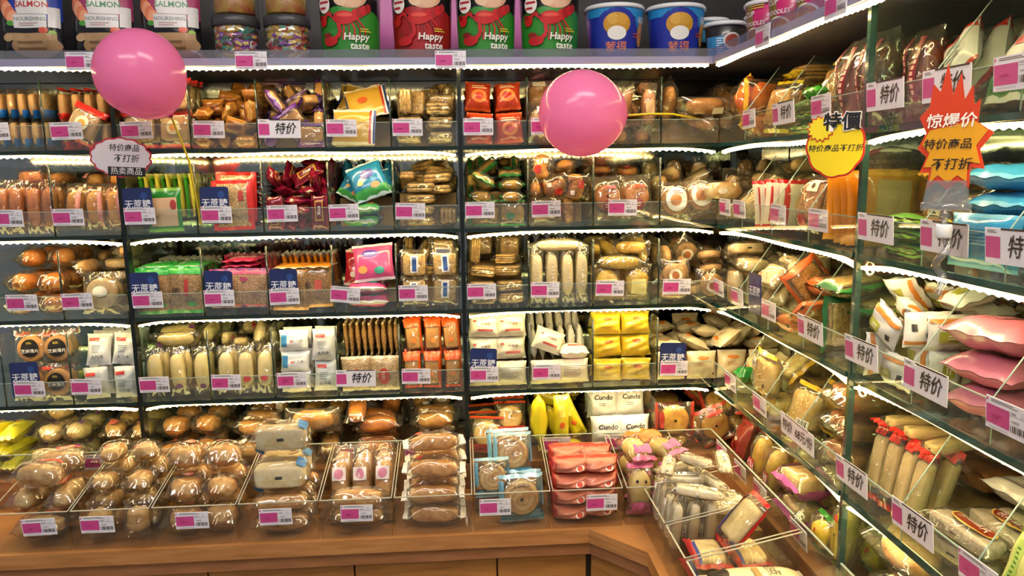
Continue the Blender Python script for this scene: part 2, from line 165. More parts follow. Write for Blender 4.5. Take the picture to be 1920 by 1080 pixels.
# ------------------------------------------------------------------ bins: what lies in each of them
BINS = []
def Bin(id, row, side, a, b, tag, layers, sign=None, riser=None, depth=.27, desc=''):
    BINS.append(dict(id=id, row=row, side=side, a=a, b=b, W=b - a, D=depth, tag=tag, layers=layers, sign=sign, riser=riser, desc=desc))
def S(p, lab, c, r=1, l=1, **k): return dict(mode='stand', p=p, lab=lab, c=c, r=r, l=l, **k)
def Ed(p, lab, c, r=1, l=1, **k): return dict(mode='edge', p=p, lab=lab, c=c, r=r, l=l, **k)
def F(p, lab, c, r=1, l=1, **k): return dict(mode='flat', p=p, lab=lab, c=c, r=r, l=l, **k)
def T(p, lab, n, **k): return dict(mode='toss', p=p, lab=lab, n=n, **k)
RZ = (.115, .08)
# row 1, back
Bin('1A1', 1, 'B', A[1], A[2], ('n', .012), [Ed('toast_blue', 'tan toast pack with a blue lower band standing edge out', 6, 1, 2, d0=.02), Ed('toast_blue', 'tan toast pack with a blue lower band standing edge out', 6, 1, 2, d0=.125)], desc='blue banded toast packs')
Bin('1A2', 1, 'B', A[2], A[3], ('n', .016), [Ed('toast_red', 'tan toast pack with a red lower band standing edge out', 5, 1, 2, d0=.035), S('sandwich_red', 'cream sandwich pack with orange emblem tilted before red banded toast', 1, 1, 1, d0=.012, u0=.07, lean=12, roll=28, z0=.0), Ed('toast_red', 'tan toast pack with a red lower band standing edge out', 5, 1, 2, d0=.135)], desc='red banded toast packs')
Bin('1B1', 1, 'B', B[0], B[1], ('n', .016), [S('sandwich_red', 'red topped sandwich pack with round orange emblem beside the blue and red banded toast', 2, 3, 2, lean=8, dd=.045)], desc='red topped sandwich packs')
Bin('1B2', 1, 'B', B[1], B[2], ('n', .008), [T('caramel', 'small caramel brown wrapped cake in a loose heap', 53)], riser=RZ, desc='caramel brown wrapped cakes')
Bin('1B3', 1, 'B', B[2], B[3], ('s', .002), [T('purple_cake', 'golden cake in clear wrap with purple band', 35)], riser=RZ, desc='purple banded golden cakes')
Bin('1B4', 1, 'B', B[3], B[4], ('n', .004), [S('stripe_wafer', 'yellow wafer bag with red white and blue striped edge', 1, 3, 1, lean=20, dd=.026, jit=6, u0=.06, d0=.008), S('stripe_wafer', 'yellow wafer bag with red white and blue striped edge', 1, 2, 1, lean=34, d0=.035, dd=.03, z0=.05, jit=10, roll=-16, u0=.1), S('stripe_wafer', 'yellow wafer bag with red white and blue striped edge', 1, 3, 1, lean=36, d0=.10, dd=.03, z0=.075, jit=12, roll=18, u0=.06)], riser=(.12, .075), desc='striped edge yellow wafer bags')
Bin('1B5', 1, 'B', B[4], B[5], ('n', .004), [F('sesame_brick', 'golden sesame wafer brick in clear film', 2, 1, 2, d0=.012), T('sesame_brick', 'golden sesame wafer brick in clear film', 24)], riser=(.12, .07), desc='golden sesame wafer bricks')
Bin('1C1', 1, 'B', C[0], C[1], ('n', .004), [S('red_pack', 'shiny red and orange wrapped snack pack', 2, 3, 1, lean=8, dd=.038, jit=7), S('red_pack', 'shiny red and orange wrapped snack pack', 2, 2, 1, d0=.035, dd=.04, z0=.074, lean=20, jit=12), S('red_pack', 'shiny red and orange wrapped snack pack', 2, 2, 1, d0=.15, dd=.04, z0=.07, lean=14, jit=10)], riser=(.145, .07), desc='shiny red and orange snack packs')
Bin('1C2', 1, 'B', C[1], C[2], ('n', .008), [S('bun_tan', 'tan bun pack with a white label strip', 2, 3, 1, lean=8, dd=.055), S('bun_tan', 'tan bun pack with a white label strip', 2, 1, 1, d0=.11, z0=.085, lean=15)], desc='tan buns')
Bin('1C3', 1, 'B', C[2], C[3], None, [T('sausage_roll', 'brown sausage roll in clear twisted wrap', 24)], riser=RZ, desc='brown sausage rolls')
Bin('1C4', 1, 'B', C[3], .86, None, [T('long_bun', 'long brown bun in clear wrap in the corner of the topmost glass shelf', 28)], riser=(.12, .06), desc='long brown buns')
# row 1, side wall
Bin('1R1', 1, 'R', RU[0], RU[1], None, [T('orange_ball', 'round amber cake in shiny gold tinted wrap', 14)], riser=(.1, .05), desc='round amber cakes')
Bin('1R2', 1, 'R', RU[1], RU[2], ('n', .02), [S('yellow_noodle', 'fried noodle cake pack with bright yellow seals', 1, 3, 1, lean=14, dd=.05, jit=6), F('yellow_noodle', 'fried noodle cake pack with bright yellow seals', 1, 1, 1, d0=.06, z0=.1)], desc='yellow sealed noodle cakes')
Bin('1R3', 1, 'R', RU[2], RU[3], ('s', .02), [S('yellow_noodle', 'fried noodle cake pack leaning above the green candy stick', 1, 2, 1, lean=12, d0=.05, dd=.055, z0=.03), F('green_candy', 'small bright green candy stick pack before brown bread', 1, 1, 1, d0=.01, z0=.062, u0=.1), F('green_yellow', 'flat cracker pack with green and yellow trim under the green candy stick', 1, 1, 3, d0=.01)], desc='noodle cakes and a green candy stick')
Bin('1R4', 1, 'R', RU[3], RU[4], ('n', .02), [S('brown_toast', 'dark brown bread pack with maroon lettered side strips', 2, 3, 1, lean=6, dd=.068)], desc='dark brown bread')
Bin('1R5', 1, 'R', RV[0], RV[1], ('s', .01), [S('brown_toast', 'dark brown bread pack behind the tall shelf post beside the white bags', 1, 2, 1, lean=6, u0=.04, d0=.03, dd=.075), S('white_red', 'white bag with red top fallen aslant beside brown bread', 1, 3, 1, d0=.012, u0=.115, lean=26, roll=-38, dd=.05, jit=5)], desc='white bags with red tops')
Bin('1R6', 1, 'R', RV[1], RV[2], ('s', .005), [S('white_green', 'white bag with dark green lower band', 1, 2, 1, lean=30, d0=.03, dd=.06, jit=6), S('white_red', 'white bag with red top standing above the green banded bags', 1, 2, 1, d0=.17, dd=.05, z0=.07, lean=12)], riser=(.16, .06), desc='white bags with green bands')
Bin('1R7', 1, 'R', RV[2], RV[3], ('n', .0), [S('white_green', 'white bag with dark green band in the endmost bin of the topmost glass shelf', 1, 3, 1, lean=25, d0=.03, dd=.06)], desc='white and green bags near the end')
# row 2, back
Bin('2A1', 2, 'B', A[1], A[2], ('n', .02), [S('brown_roll', 'slim brown bread roll in clear wrap standing in a packed row', 4, 1, 1, lean=4, jit=3), S('brown_roll', 'slim brown bread roll in clear wrap standing in a packed row', 4, 3, 1, d0=.05, dd=.045, lean=8, jit=10), T('brown_roll', 'slim brown bread roll in clear wrap lying on the standing rolls', 11)], desc='slim brown bread rolls')
Bin('2A2', 2, 'B', A[2], A[3], ('n', .0), [S('pink_roll', 'golden bread roll in pink striped clear wrap', 3, 2, 1, lean=8, dd=.05, jit=6), T('pink_roll', 'golden bread roll in pink striped clear wrap', 13)], riser=(.12, .06), desc='pink striped bread rolls')
Bin('2B1', 2, 'B', B[0], B[1], ('n', .008), [S('thin_green', 'green rice cracker pack facing out beneath the yellow and green edges', 1, 1, 1, d0=.01, u0=.085, lean=3), Ed('thin_green', 'thin green cracker pack standing edge out among yellow ones', 5, 1, 1, d0=.045, u0=.022, du=.026, z0=.03, lean=5), Ed('thin_yellow', 'thin pale yellow cracker pack standing edge out among green ones', 5, 1, 1, d0=.045, u0=.034, du=.026, z0=.034, lean=5), Ed('thin_yellow', 'thin pale yellow cracker pack standing further in behind green edges', 6, 1, 1, d0=.15, z0=.03, lean=6)], sign=.006, desc='green and yellow rice crackers')
Bin('2B2', 2, 'B', B[1], B[2], ('n', .012), [S('rice_face', 'rice cracker pack with red sides facing out', 1, 1, 1, d0=.01, lean=4), F('thin_red', 'thin red cracker pack lying in a flat pile', 1, 1, 11, d0=.08, z0=.0, jit=3), S('rice_face', 'rice cracker pack with red sides facing out', 1, 1, 1, d0=.045, lean=6, z0=.02)], sign=.01, desc='red rice crackers')
Bin('2B3', 2, 'B', B[2], B[3], ('n', .01), [T('mico', 'maroon and gold chocolate bar with white lettering', 53)], riser=RZ, desc='maroon and gold chocolate bars')
Bin('2B4', 2, 'B', B[3], B[4], ('n', .0), [F('teal_bag', 'blue snack bag with green foot and violet badge', 1, 1, 2, d0=.008, jit=6), S('teal_bag', 'blue snack bag with green foot and violet badge', 1, 2, 1, d0=.01, lean=26, dd=.036, roll=-20, u0=.09, z0=.05), S('teal_bag', 'blue snack bag with green foot and violet badge', 1, 3, 1, d0=.06, dd=.036, lean=20, z0=.072, jit=10, u0=.055, roll=24), Ed('teal_bag', 'blue snack bag with green foot and violet badge', 4, 1, 1, d0=.165, z0=.075, lean=10)], riser=(.115, .07), desc='blue snack bags')
Bin('2B5', 2, 'B', B[4], B[5], ('n', .004), [F('peanut_wafer', 'golden brown wafer pack lying in neat piles', 1, 1, 4, d0=.014, u0=.06), Ed('peanut_wafer', 'golden brown wafer pack lying in neat piles', 2, 1, 1, d0=.012, u0=.115, du=.03), F('peanut_wafer', 'golden brown wafer pack lying in neat piles', 1, 1, 2, d0=.03, u0=.1, z0=.075, jit=10), T('peanut_wafer', 'golden brown wafer pack lying in neat piles', 19)], riser=(.09, .08), desc='golden brown wafer packs')
Bin('2C1', 2, 'B', C[0], C[1], ('n', .004), [T('green_twist', 'golden snack in clear wrap with emerald green ends', 38)], riser=RZ, desc='green ended golden snacks')
Bin('2C2', 2, 'B', C[1], C[2], ('n', .008), [T('red_twist', 'brown twisted snack in clear wrap with red print', 35)], riser=RZ, desc='red printed twisted snacks')
Bin('2C3', 2, 'B', C[2], C[3], ('n', .035), [S('round_pastry', 'round golden pastry pack with dark red sticker', 2, 3, 1, lean=16, dd=.038, jit=8), F('round_pastry', 'round golden pastry pack with dark red sticker', 2, 1, 1, d0=.1, z0=.112, jit=20), S('round_pastry', 'round golden pastry pack with dark red sticker', 2, 1, 1, d0=.2, z0=.07, lean=10)], riser=(.19, .07), desc='round golden pastries')
Bin('2C4', 2, 'B', C[3], .86, None, [S('white_label_round', 'round bread pack with white and brown printed label', 1, 2, 1, lean=8, d0=.012, dd=.045, u0=.045), S('white_label_round', 'round bread pack with white and brown printed label', 1, 2, 1, lean=14, d0=.04, dd=.05, u0=.115, roll=-12), T('pale_loaf', 'pale oval loaf pack heaped in the corner of the second glass shelf', 22, lo=.12)], riser=(.12, .05), desc='white labelled round bread')
Bin('2R1', 2, 'R', RU[0], RU[1], ('n', .02), [T('pale_loaf', 'pale oval loaf pack beside the red striped biscuit bags', 16)], riser=RZ, desc='pale oval loaves')
Bin('2R2', 2, 'R', RU[1], RU[2], ('n', -.02), [Ed('red_stripe_bag', 'cream biscuit bag with vivid red side stripe', 5, 2, 1, lean=8, jit=6)], desc='red striped biscuit bags')
Bin('2R3', 2, 'R', RU[2], RU[3], ('n', .015), [S('clear_red_tie', 'brown cookie pack in clear bag with red patch', 1, 4, 1, lean=16, dd=.055, jit=10), F('clear_red_tie', 'brown cookie pack in clear bag with red patch', 1, 1, 1, d0=.14, z0=.11)], desc='clear cookie bags with red patches')
Bin('2R4', 2, 'R', RU[3], RU[4], ('n', .015), [Ed('orange_edge', 'slim bright orange cracker bag standing edge out', 6, 2, 1, lean=6, jit=5)], desc='bright orange cracker bags')
Bin('2R5', 2, 'R', RV[0], RV[1], ('s', .01), [F('green_yellow', 'cracker pack with green and yellow trim lying below dark snacks', 1, 1, 3, d0=.012), S('dark_snack', 'dark brown snack pack with cream lettered label', 2, 4, 1, d0=.066, dd=.044, lean=14, z0=.0, jit=7), F('dark_snack', 'dark brown snack pack with cream lettered label', 2, 1, 1, d0=.07, z0=.1, jit=16)], desc='dark brown snack packs')
Bin('2R6', 2, 'R', RV[1], RV[2], ('s', .0), [S('blue_bag', 'glossy sky blue bag lying in a pile', 1, 1, 1, d0=.012, lean=5, z0=0), F('blue_bag', 'glossy sky blue bag lying in a pile', 1, 2, 4, d0=.03, jit=7)], desc='glossy sky blue bags')
Bin('2R7', 2, 'R', RV[2], RV[3], ('s', .0), [S('blue_bag', 'sky blue bag standing upright past the lying blue ones', 1, 3, 2, d0=.02, lean=5)], desc='upright sky blue bags')
# row 3, back
Bin('3A1', 3, 'B', A[1], A[2], ('n', .03), [F('gold_bun', 'round golden bun in clear film', 2, 3, 1, d0=.006, jit=10, dd=.08), F('gold_bun', 'round golden bun in clear film', 2, 3, 1, d0=.02, z0=.054, jit=16, dd=.08), F('gold_bun', 'round golden bun in clear film', 2, 2, 1, d0=.07, z0=.106, jit=20, dd=.085)], desc='round golden buns')
Bin('3A2', 3, 'B', A[2], A[3], ('n', .0), [S('wrap_disc', 'flat pale cake pack in folded clear wrap', 1, 2, 1, d0=.012, lean=4, u0=.075), F('wrap_disc', 'flat pale cake pack in folded clear wrap', 1, 1, 2, d0=.05, z0=.07, u0=.095), T('wrap_roll', 'rolled tan wrap in clear film behind the flat pale cake', 14)], riser=(.08, .07), desc='flat pale cakes and rolled wraps')
Bin('3B1', 3, 'B', B[0], B[1], ('n', .008), [S('g_rice', 'rice cracker pack with green top facing out', 2, 1, 1, d0=.01, lean=3), F('g_thin', 'thin green cracker pack lying on the pile', 2, 1, 1, d0=.03, z0=.104), Ed('g_thin', 'thin green cracker pack standing edge out at rear', 9, 1, 1, d0=.15, z0=.02, lean=18)], sign=.004, desc='green topped rice crackers')
Bin('3B2', 3, 'B', B[1], B[2], ('n', .004), [S('p_rice', 'rice cracker pack with pink top facing out', 2, 1, 1, d0=.01, lean=3, du=.075), F('p_thin', 'thin pink cracker pack lying on the rice crackers', 1, 1, 2, d0=.04, z0=.1), Ed('p_thin', 'thin pink cracker pack standing edge out', 8, 1, 1, d0=.13, z0=.03, lean=8)], sign=.004, desc='pink topped rice crackers')
Bin('3B3', 3, 'B', B[2], B[3], ('n', .004), [S('o_rice', 'brown rice cracker pack with orange seal facing out', 2, 1, 1, d0=.01, lean=3, du=.075), F('o_thin', 'thin orange cracker pack lying on brown rice crackers', 2, 1, 1, d0=.02, z0=.096, du=.073), Ed('o_thin', 'thin orange cracker pack standing edge out', 9, 1, 1, d0=.11, z0=.035, lean=12)], sign=.004, desc='brown rice crackers')
Bin('3B4', 3, 'B', B[3], B[4], ('n', -.006), [F('pink_bag', 'pink snack bag with violet badge', 1, 1, 2, d0=.01, jit=6), S('pink_bag', 'pink snack bag with violet badge', 1, 1, 1, d0=.014, z0=.055, u0=.1, lean=18, roll=-4), S('red_bag', 'red snack bag with violet badge', 1, 3, 1, d0=.08, dd=.035, z0=.04, u0=.06, lean=14, jit=8)], riser=(.115, .04), desc='pink and red snack bags')
Bin('3B5', 3, 'B', B[4], B[5], ('n', .004), [S('label_cracker', 'square golden cracker pack with blue lettered white strip', 2, 1, 2, lean=6, jit=5), T('label_cracker', 'square golden cracker pack with blue lettered white strip', 19)], riser=(.09, .07), desc='blue labelled square crackers')
Bin('3C1', 3, 'B', C[0], C[1], ('n', .004), [F('wafer_stack', 'stack of thin golden wafers in clear wrap', 2, 1, 2, d0=.006, jit=8), F('wafer_stack', 'stack of thin golden wafers in clear wrap', 2, 1, 1, d0=.025, z0=.066, jit=18), S('wafer_stack', 'stack of thin golden wafers in clear wrap', 2, 1, 1, d0=.15, z0=.1, lean=10), T('wafer_stack', 'stack of thin golden wafers in clear wrap', 18)], riser=(.1, .09), desc='thin golden wafer stacks')
Bin('3C2', 3, 'B', C[1], C[2], ('n', .004), [S('white_long', 'long ivory roll pack standing upright in a row', 4, 2, 1, lean=2, dd=.036, jit=2), F('white_long', 'long ivory roll pack laid across the upright ones', 1, 2, 1, d0=.015, z0=.127, rz=90, dd=.036)], desc='long ivory rolls')
Bin('3C3', 3, 'B', C[2], C[3], ('n', .006), [S('yellow_cake', 'soft yellow cake pack with pale label', 2, 1, 1, lean=4), T('egg_roll_y', 'yellow rolled cake pack lying above the soft yellow cakes', 14)], riser=(.07, .08), desc='soft yellow cakes')
Bin('3C4', 3, 'B', C[3], .86, ('n', .01), [T('slice_disc', 'flat tan bread pack with white and brown disc label', 41)], riser=(.12, .05), desc='flat tan bread')
Bin('3R1', 3, 'R', RU[0], RU[1], ('n', .02), [T('pale_pack', 'cream cake pack with faint orange print in the corner shelf', 14)], riser=RZ, desc='cream cake packs')
Bin('3R2', 3, 'R', RU[1], RU[2], ('n', -.02), [T('pale_pack', 'cream cake pack with faint orange print before the small navy sign', 14)], riser=RZ, sign=.06, desc='cream cakes beside the navy sign')
Bin('3R3', 3, 'R', RU[2], RU[3], ('n', -.035), [T('orange_trim', 'brown snack pack with burnt orange trim', 14)], riser=RZ, desc='burnt orange trimmed snacks')
Bin('3R4', 3, 'R', RU[3], RU[4], ('s', -.02), [T('green_trim', 'golden snack pack with dark green trim', 14)], riser=RZ, desc='dark green trimmed snacks')
Bin('3R5', 3, 'R', RV[0], RV[1], ('s', .008), [T('white_orange', 'white nougat pack with olive badge and orange stripe', 38)], riser=RZ, desc='white nougat packs')
Bin('3R6', 3, 'R', RV[1], RV[2], ('s', .005), [F('pink_film', 'rose pink crumpled bag', 1, 1, 3, d0=.012, jit=14), F('pink_film', 'rose pink crumpled bag', 1, 1, 3, d0=.115, z0=.03, jit=14), S('pink_film', 'rose pink crumpled bag', 1, 1, 1, d0=.2, z0=.07, lean=10)], riser=(.11, .03), desc='rose pink bags')
Bin('3R7', 3, 'R', RV[2], RV[3], ('n', .0), [F('white_beads', 'clear bag of round white milk balls', 1, 2, 2, d0=.02)], desc='white milk balls')
# row 4, back
Bin('4A1', 4, 'B', A[1], A[2], ('n', .026), [S('sesame_disc', 'square clear pack of tan sesame flake with black label', 2, 2, 1, lean=2, dd=.026, jit=3), S('sesame_disc', 'square clear pack of tan sesame flake with black label', 2, 2, 1, d0=.03, z0=.082, lean=6, dd=.026, jit=4)], sign=.018, desc='black labelled sesame flakes')
Bin('4A2', 4, 'B', A[2], A[3], ('n', .0), [S('cow_silver', 'silver grey milk biscuit pack with black lettering', 2, 2, 1, lean=4, dd=.034, jit=5, du=.07), S('cow_silver', 'silver grey milk biscuit pack with black lettering', 2, 3, 1, d0=.025, z0=.077, dd=.034, lean=12, jit=12, du=.06)], desc='silver grey milk biscuits')
Bin('4B1', 4, 'B', B[0], B[1], ('n', .004), [S('pale_yellow_long', 'pale yellow cake bar pack with purple oval print', 3, 2, 1, lean=5, dd=.036, jit=7), T('pale_yellow_long', 'pale yellow cake bar pack with purple oval print', 18)], riser=(.09, .05), desc='purple printed pale cake bars')
Bin('4B2', 4, 'B', B[1], B[2], ('n', .004), [S('pale_red', 'pale cake bar pack with red oval print', 3, 2, 1, lean=6, dd=.036, jit=9), T('pale_red', 'pale cake bar pack with red oval print', 18)], riser=(.09, .05), desc='red printed pale cake bars')
Bin('4B3', 4, 'B', B[2], B[3], ('n', .008), [F('milk_pack', 'white milk biscuit pack with blue panel and brush lettering', 1, 2, 1, d0=.01, u0=.045), S('milk_pack', 'white milk biscuit pack with blue panel and brush lettering', 1, 2, 3, lean=4, u0=.045, dd=.036, z0=.0, d0=.012), S('cow_silver', 'silver grey biscuit pack standing beside white blue panelled packs', 1, 2, 2, u0=.115, lean=6, dd=.035, jit=7)], desc='white blue panelled milk biscuits')
Bin('4B4', 4, 'B', B[3], B[4], ('s', -.004), [S('brown_face', 'thin cracker pack with red oval facing out', 2, 1, 1, lean=3, d0=.01), Ed('brown_thin', 'thin brown cracker pack standing edge out', 9, 1, 2, d0=.045, lean=4), Ed('brown_thin', 'thin brown cracker pack standing edge out', 9, 1, 2, d0=.13, lean=4)], desc='thin brown crackers')
Bin('4B5', 4, 'B', B[4], B[5], ('n', .004), [S('orange_pack', 'slim golden pack with bright orange ends', 3, 2, 1, lean=4, dd=.034, jit=5), S('orange_pack', 'slim golden pack with bright orange ends', 3, 3, 1, d0=.035, dd=.034, z0=.082, lean=8, jit=9)], desc='bright orange ended packs')
Bin('4C1', 4, 'B', C[0], C[1], ('n', .006), [S('ivory_text', 'ivory cake pack with grey small print', 2, 1, 1, lean=2, d0=.008), S('xylitol', 'ivory cake pack with dark lettering and pink bar', 2, 2, 2, d0=.02, z0=.062, lean=10, dd=.04, jit=4), Ed('thin_white', 'slim white cracker pack standing edge out at the rear behind lettered ivory cakes', 6, 1, 1, d0=.15, z0=.09, lean=3)], sign=.006, riser=(.06, .055), desc='lettered ivory cakes')
Bin('4C2', 4, 'B', C[1], C[2], ('n', .006), [S('ivory_text', 'ivory cake pack with grey small print under the slim white packs', 2, 1, 1, lean=2, d0=.008), S('xylitol', 'ivory cake pack with pink bar fallen aslant', 1, 1, 1, u0=.045, d0=.015, z0=.066, lean=18, roll=22), F('xylitol', 'ivory cake pack with pink bar lying flat under slim white packs', 1, 1, 1, u0=.115, d0=.012, z0=.062), Ed('thin_white', 'slim white cracker pack standing edge out', 6, 1, 1, d0=.07, z0=.05, lean=4, jit=5), Ed('thin_white', 'slim white cracker pack standing edge out', 6, 1, 1, d0=.13, z0=.1, lean=8, jit=8)], riser=(.065, .05), desc='slim white cracker packs')
Bin('4C3', 4, 'B', C[2], C[3], None, [S('yellow_block', 'lemon yellow block cake pack', 2, 2, 1, lean=3, dd=.05, jit=3), S('yellow_block', 'lemon yellow block cake pack', 2, 1, 2, d0=.02, z0=.057, lean=12, jit=6), S('yellow_block', 'lemon yellow block cake pack', 2, 1, 2, d0=.08, z0=.065, lean=14, jit=8)], desc='lemon yellow block cakes')
Bin('4C4', 4, 'B', C[3], .86, ('n', .006), [S('ivory_orange', 'ivory pack with orange oval mark', 4, 1, 1, lean=4, d0=.012), T('ivory_orange', 'ivory pack with orange oval mark', 25)], sign=.006, riser=(.06, .055), desc='orange marked ivory packs')
Bin('4R1', 4, 'R', RU[0], RU[1], ('n', .06), [S('ivory_box', 'ivory cake box pack with orange lettering block', 1, 3, 1, lean=6, d0=.05, dd=.06), F('ivory_box', 'ivory cake box pack with orange lettering block', 1, 1, 1, d0=.15, z0=.09), F('green_tie', 'crumpled bright green candy pack before ivory boxes', 1, 1, 1, d0=.012, z0=.035, u0=.115), F('ivory_orange', 'ivory pack with orange oval lying beneath the green candy', 1, 1, 1, d0=.012, u0=.09)], desc='ivory cake boxes')
Bin('4R2', 4, 'R', RU[1], RU[2], ('n', .06), [T('gold_trim', 'golden cake pack with barcode label beside ivory boxes', 13)], riser=RZ, desc='golden cakes beside the ivory boxes')
Bin('4R3', 4, 'R', RU[2], RU[3], ('x', .03), [S('gold_trim', 'golden cake pack with barcode label standing before brown pastry', 1, 4, 1, lean=16, dd=.055, jit=6), F('gold_trim', 'golden cake pack with barcode label standing before brown pastry', 1, 1, 1, d0=.12, z0=.105)], desc='golden barcode cakes')
Bin('4R4', 4, 'R', RU[3], RU[4], None, [F('pastry_slab', 'flat brown flaky pastry in clear bag', 1, 2, 3, d0=.02, jit=8)], desc='brown flaky pastry')
Bin('4R5', 4, 'R', RV[0], RV[1], ('s', -.02), [S('red_stick', 'cream stick pack with red ends', 4, 2, 1, lean=12, d0=.012, dd=.035, jit=8), F('red_stick', 'cream stick pack with red ends', 3, 1, 1, d0=.03, z0=.115, jit=12), F('pastry_slab', 'brown pastry bag lying behind the red ended sticks', 1, 1, 2, d0=.12, z0=.04)], riser=(.11, .04), desc='red ended cream sticks')
Bin('4R6', 4, 'R', RV[1], RV[2], ('s', -.005), [F('sesame_bar', 'long sesame bar pack with brown oval label', 1, 3, 2, d0=.012, jit=6), F('text_box', 'long grey bar pack covered in small print', 1, 2, 1, d0=.1, z0=.075, jit=4), S('text_box', 'long grey bar pack covered in small print', 1, 2, 1, d0=.2, z0=.09, lean=12)], riser=(.18, .085), desc='sesame bars with brown ovals')
Bin('4R7', 4, 'R', RV[2], RV[3], ('n', .0), [S('green_stick', 'slim pale green biscuit pack standing upright', 4, 3, 1, lean=10, dd=.04, jit=6)], desc='pale green biscuits')
# row 5, upper tier at the back
Bin('5A0', 5, 'B', A[0], A[1], None, [F('yellow_banana', 'yellow cake pack in the bin beside the cream topped buns', 3, 1, 3, d0=.01, jit=8)], desc='yellow cakes beside the cream topped buns')
Bin('5A1', 5, 'B', A[1], A[2], None, [F('white_bun', 'cream topped bun pack with purple spot', 2, 3, 1, d0=.01, jit=12, rz=0), F('white_bun', 'cream topped bun pack with purple spot', 2, 2, 1, d0=.055, z0=.056, jit=20, rz=0), T('white_bun', 'cream topped bun pack with purple spot', 9)], desc='cream topped buns')
Bin('5A2', 5, 'B', A[2], A[3], ('n', 0.01), [F('logo_pastry', 'golden pastry pack with salmon red emblem', 2, 3, 1, d0=.01, jit=12, rz=0), F('logo_pastry', 'golden pastry pack with salmon red emblem', 2, 2, 1, d0=.055, z0=.056, jit=20, rz=0), T('logo_pastry', 'golden pastry pack with salmon red emblem', 9)], desc='salmon red emblem pastries')
Bin('5B1', 5, 'B', B[0], B[1], None, [F('big_bun', 'large glazed bun in clear bag heaped below the pale cake bars', 2, 3, 1, d0=.01, jit=12, rz=0), F('big_bun', 'large glazed bun in clear bag heaped below the pale cake bars', 2, 2, 1, d0=.055, z0=.056, jit=20, rz=0), T('big_bun', 'large glazed bun in clear bag heaped below the pale cake bars', 9)], desc='large glazed buns')
Bin('5B2', 5, 'B', B[1], B[2], ('n', 0.1), [F('croissant', 'ridged golden croissant roll pack with white oval', 1, 3, 1, d0=.01, jit=12, rz=90), F('croissant', 'ridged golden croissant roll pack with white oval', 1, 2, 1, d0=.055, z0=.056, jit=20, rz=90), T('croissant', 'ridged golden croissant roll pack with white oval', 9)], desc='ridged golden croissant rolls')
Bin('5B3', 5, 'B', B[2], B[3], None, [F('croissant', 'ridged golden croissant roll pack beside the long butter rolls', 2, 3, 1, d0=.01, jit=12, rz=0), F('croissant', 'ridged golden croissant roll pack beside the long butter rolls', 2, 2, 1, d0=.055, z0=.056, jit=20, rz=0), T('croissant', 'ridged golden croissant roll pack beside the long butter rolls', 9)], desc='croissant rolls beside the butter rolls')
Bin('5B4', 5, 'B', B[3], B[4], ('n', -0.01), [F('butter_roll', 'long glazed butter roll in clear wrap', 1, 3, 1, d0=.01, jit=12, rz=90), F('butter_roll', 'long glazed butter roll in clear wrap', 1, 2, 1, d0=.055, z0=.056, jit=20, rz=90), T('butter_roll', 'long glazed butter roll in clear wrap', 9)], desc='long glazed butter rolls')
Bin('5B5', 5, 'B', B[4], B[5], ('n', 0.004), [F('croissant', 'ridged golden roll pack between the butter rolls and the egg cakes', 1, 3, 1, d0=.01, jit=12, rz=90), F('croissant', 'ridged golden roll pack between the butter rolls and the egg cakes', 1, 2, 1, d0=.055, z0=.056, jit=20, rz=90), T('croissant', 'ridged golden roll pack between the butter rolls and the egg cakes', 9)], desc='ridged rolls beside the egg cakes')
Bin('5C1', 5, 'B', C[0], C[1], None, [S('donut_red', 'round egg cake pack with red foot', 1, 3, 1, lean=26, dd=.045, u0=.05, jit=6), S('donut_red', 'round egg cake pack with red foot', 1, 2, 1, lean=26, dd=.05, d0=.03, u0=.11, z0=.03)], desc='round egg cakes')
Bin('5C2', 5, 'B', C[1], C[2], ('n', .03), [T('yellow_banana', 'bright yellow banana cake pack', 21)], riser=(.11, .06), desc='bright yellow banana cakes')
Bin('5C3', 5, 'B', C[2], C[3], ('n', .03), [S('cundo_white', 'white crumpled cake bag with black script', 2, 1, 1, d0=.01, lean=4, du=.08), S('cundo_white', 'white crumpled cake bag with black script', 2, 2, 1, d0=.07, z0=.06, lean=14, dd=.05, du=.08, jit=5)], riser=(.065, .055), desc='white script lettered bags')
Bin('5C4', 5, 'B', C[3], .86, None, [T('ring_cake', 'round golden cake pack with dark red edge', 22)], riser=(.12, .05), desc='round golden cakes')
Bin('5R1', 5, 'R', RU[0], RU[1], ('n', .0), [S('cundo_red', 'dark red cake bag with pale script', 1, 3, 1, lean=20, dd=.05, jit=10), F('cundo_red', 'dark red cake bag with pale script', 1, 1, 1, d0=.1, z0=.1)], desc='dark red script lettered bags')
Bin('5R2', 5, 'R', RU[1], RU[2], ('n', .01), [S('pure_yellow', 'yellow egg cake pack with crimson label', 2, 3, 1, lean=10, dd=.06, jit=6)], desc='crimson labelled egg cakes')
Bin('5R3', 5, 'R', RU[2], RU[3], ('n', .0), [F('lilac_cake', 'layer cake pack with magenta border', 1, 2, 2, d0=.012, jit=5)], desc='magenta bordered layer cakes')
Bin('5R4', 5, 'R', RU[3], RU[4], ('n', .02), [S('lemon_stick', 'lemon yellow cake stick with green cap', 1, 1, 1, d0=.012, u0=.1, lean=6), S('lemon_cake', 'round lemon yellow cake pack with green seal', 2, 3, 1, d0=.06, lean=8, dd=.065), S('lemon_cake', 'round lemon yellow cake pack with green seal', 1, 1, 1, d0=.012, u0=.04, lean=8)], desc='lemon yellow cakes')
Bin('5R5', 5, 'R', RV[0], RV[1], None, [F('fluffy', 'large soft sponge cake bag with golden top', 1, 1, 2, d0=.015, jit=4)], desc='large sponge cakes')
Bin('5R6', 5, 'R', RV[1], RV[2], None, [F('fluffy', 'large soft sponge cake bag in the endmost bin below', 1, 1, 2, d0=.015, jit=4)], desc='sponge cakes of the endmost bin')
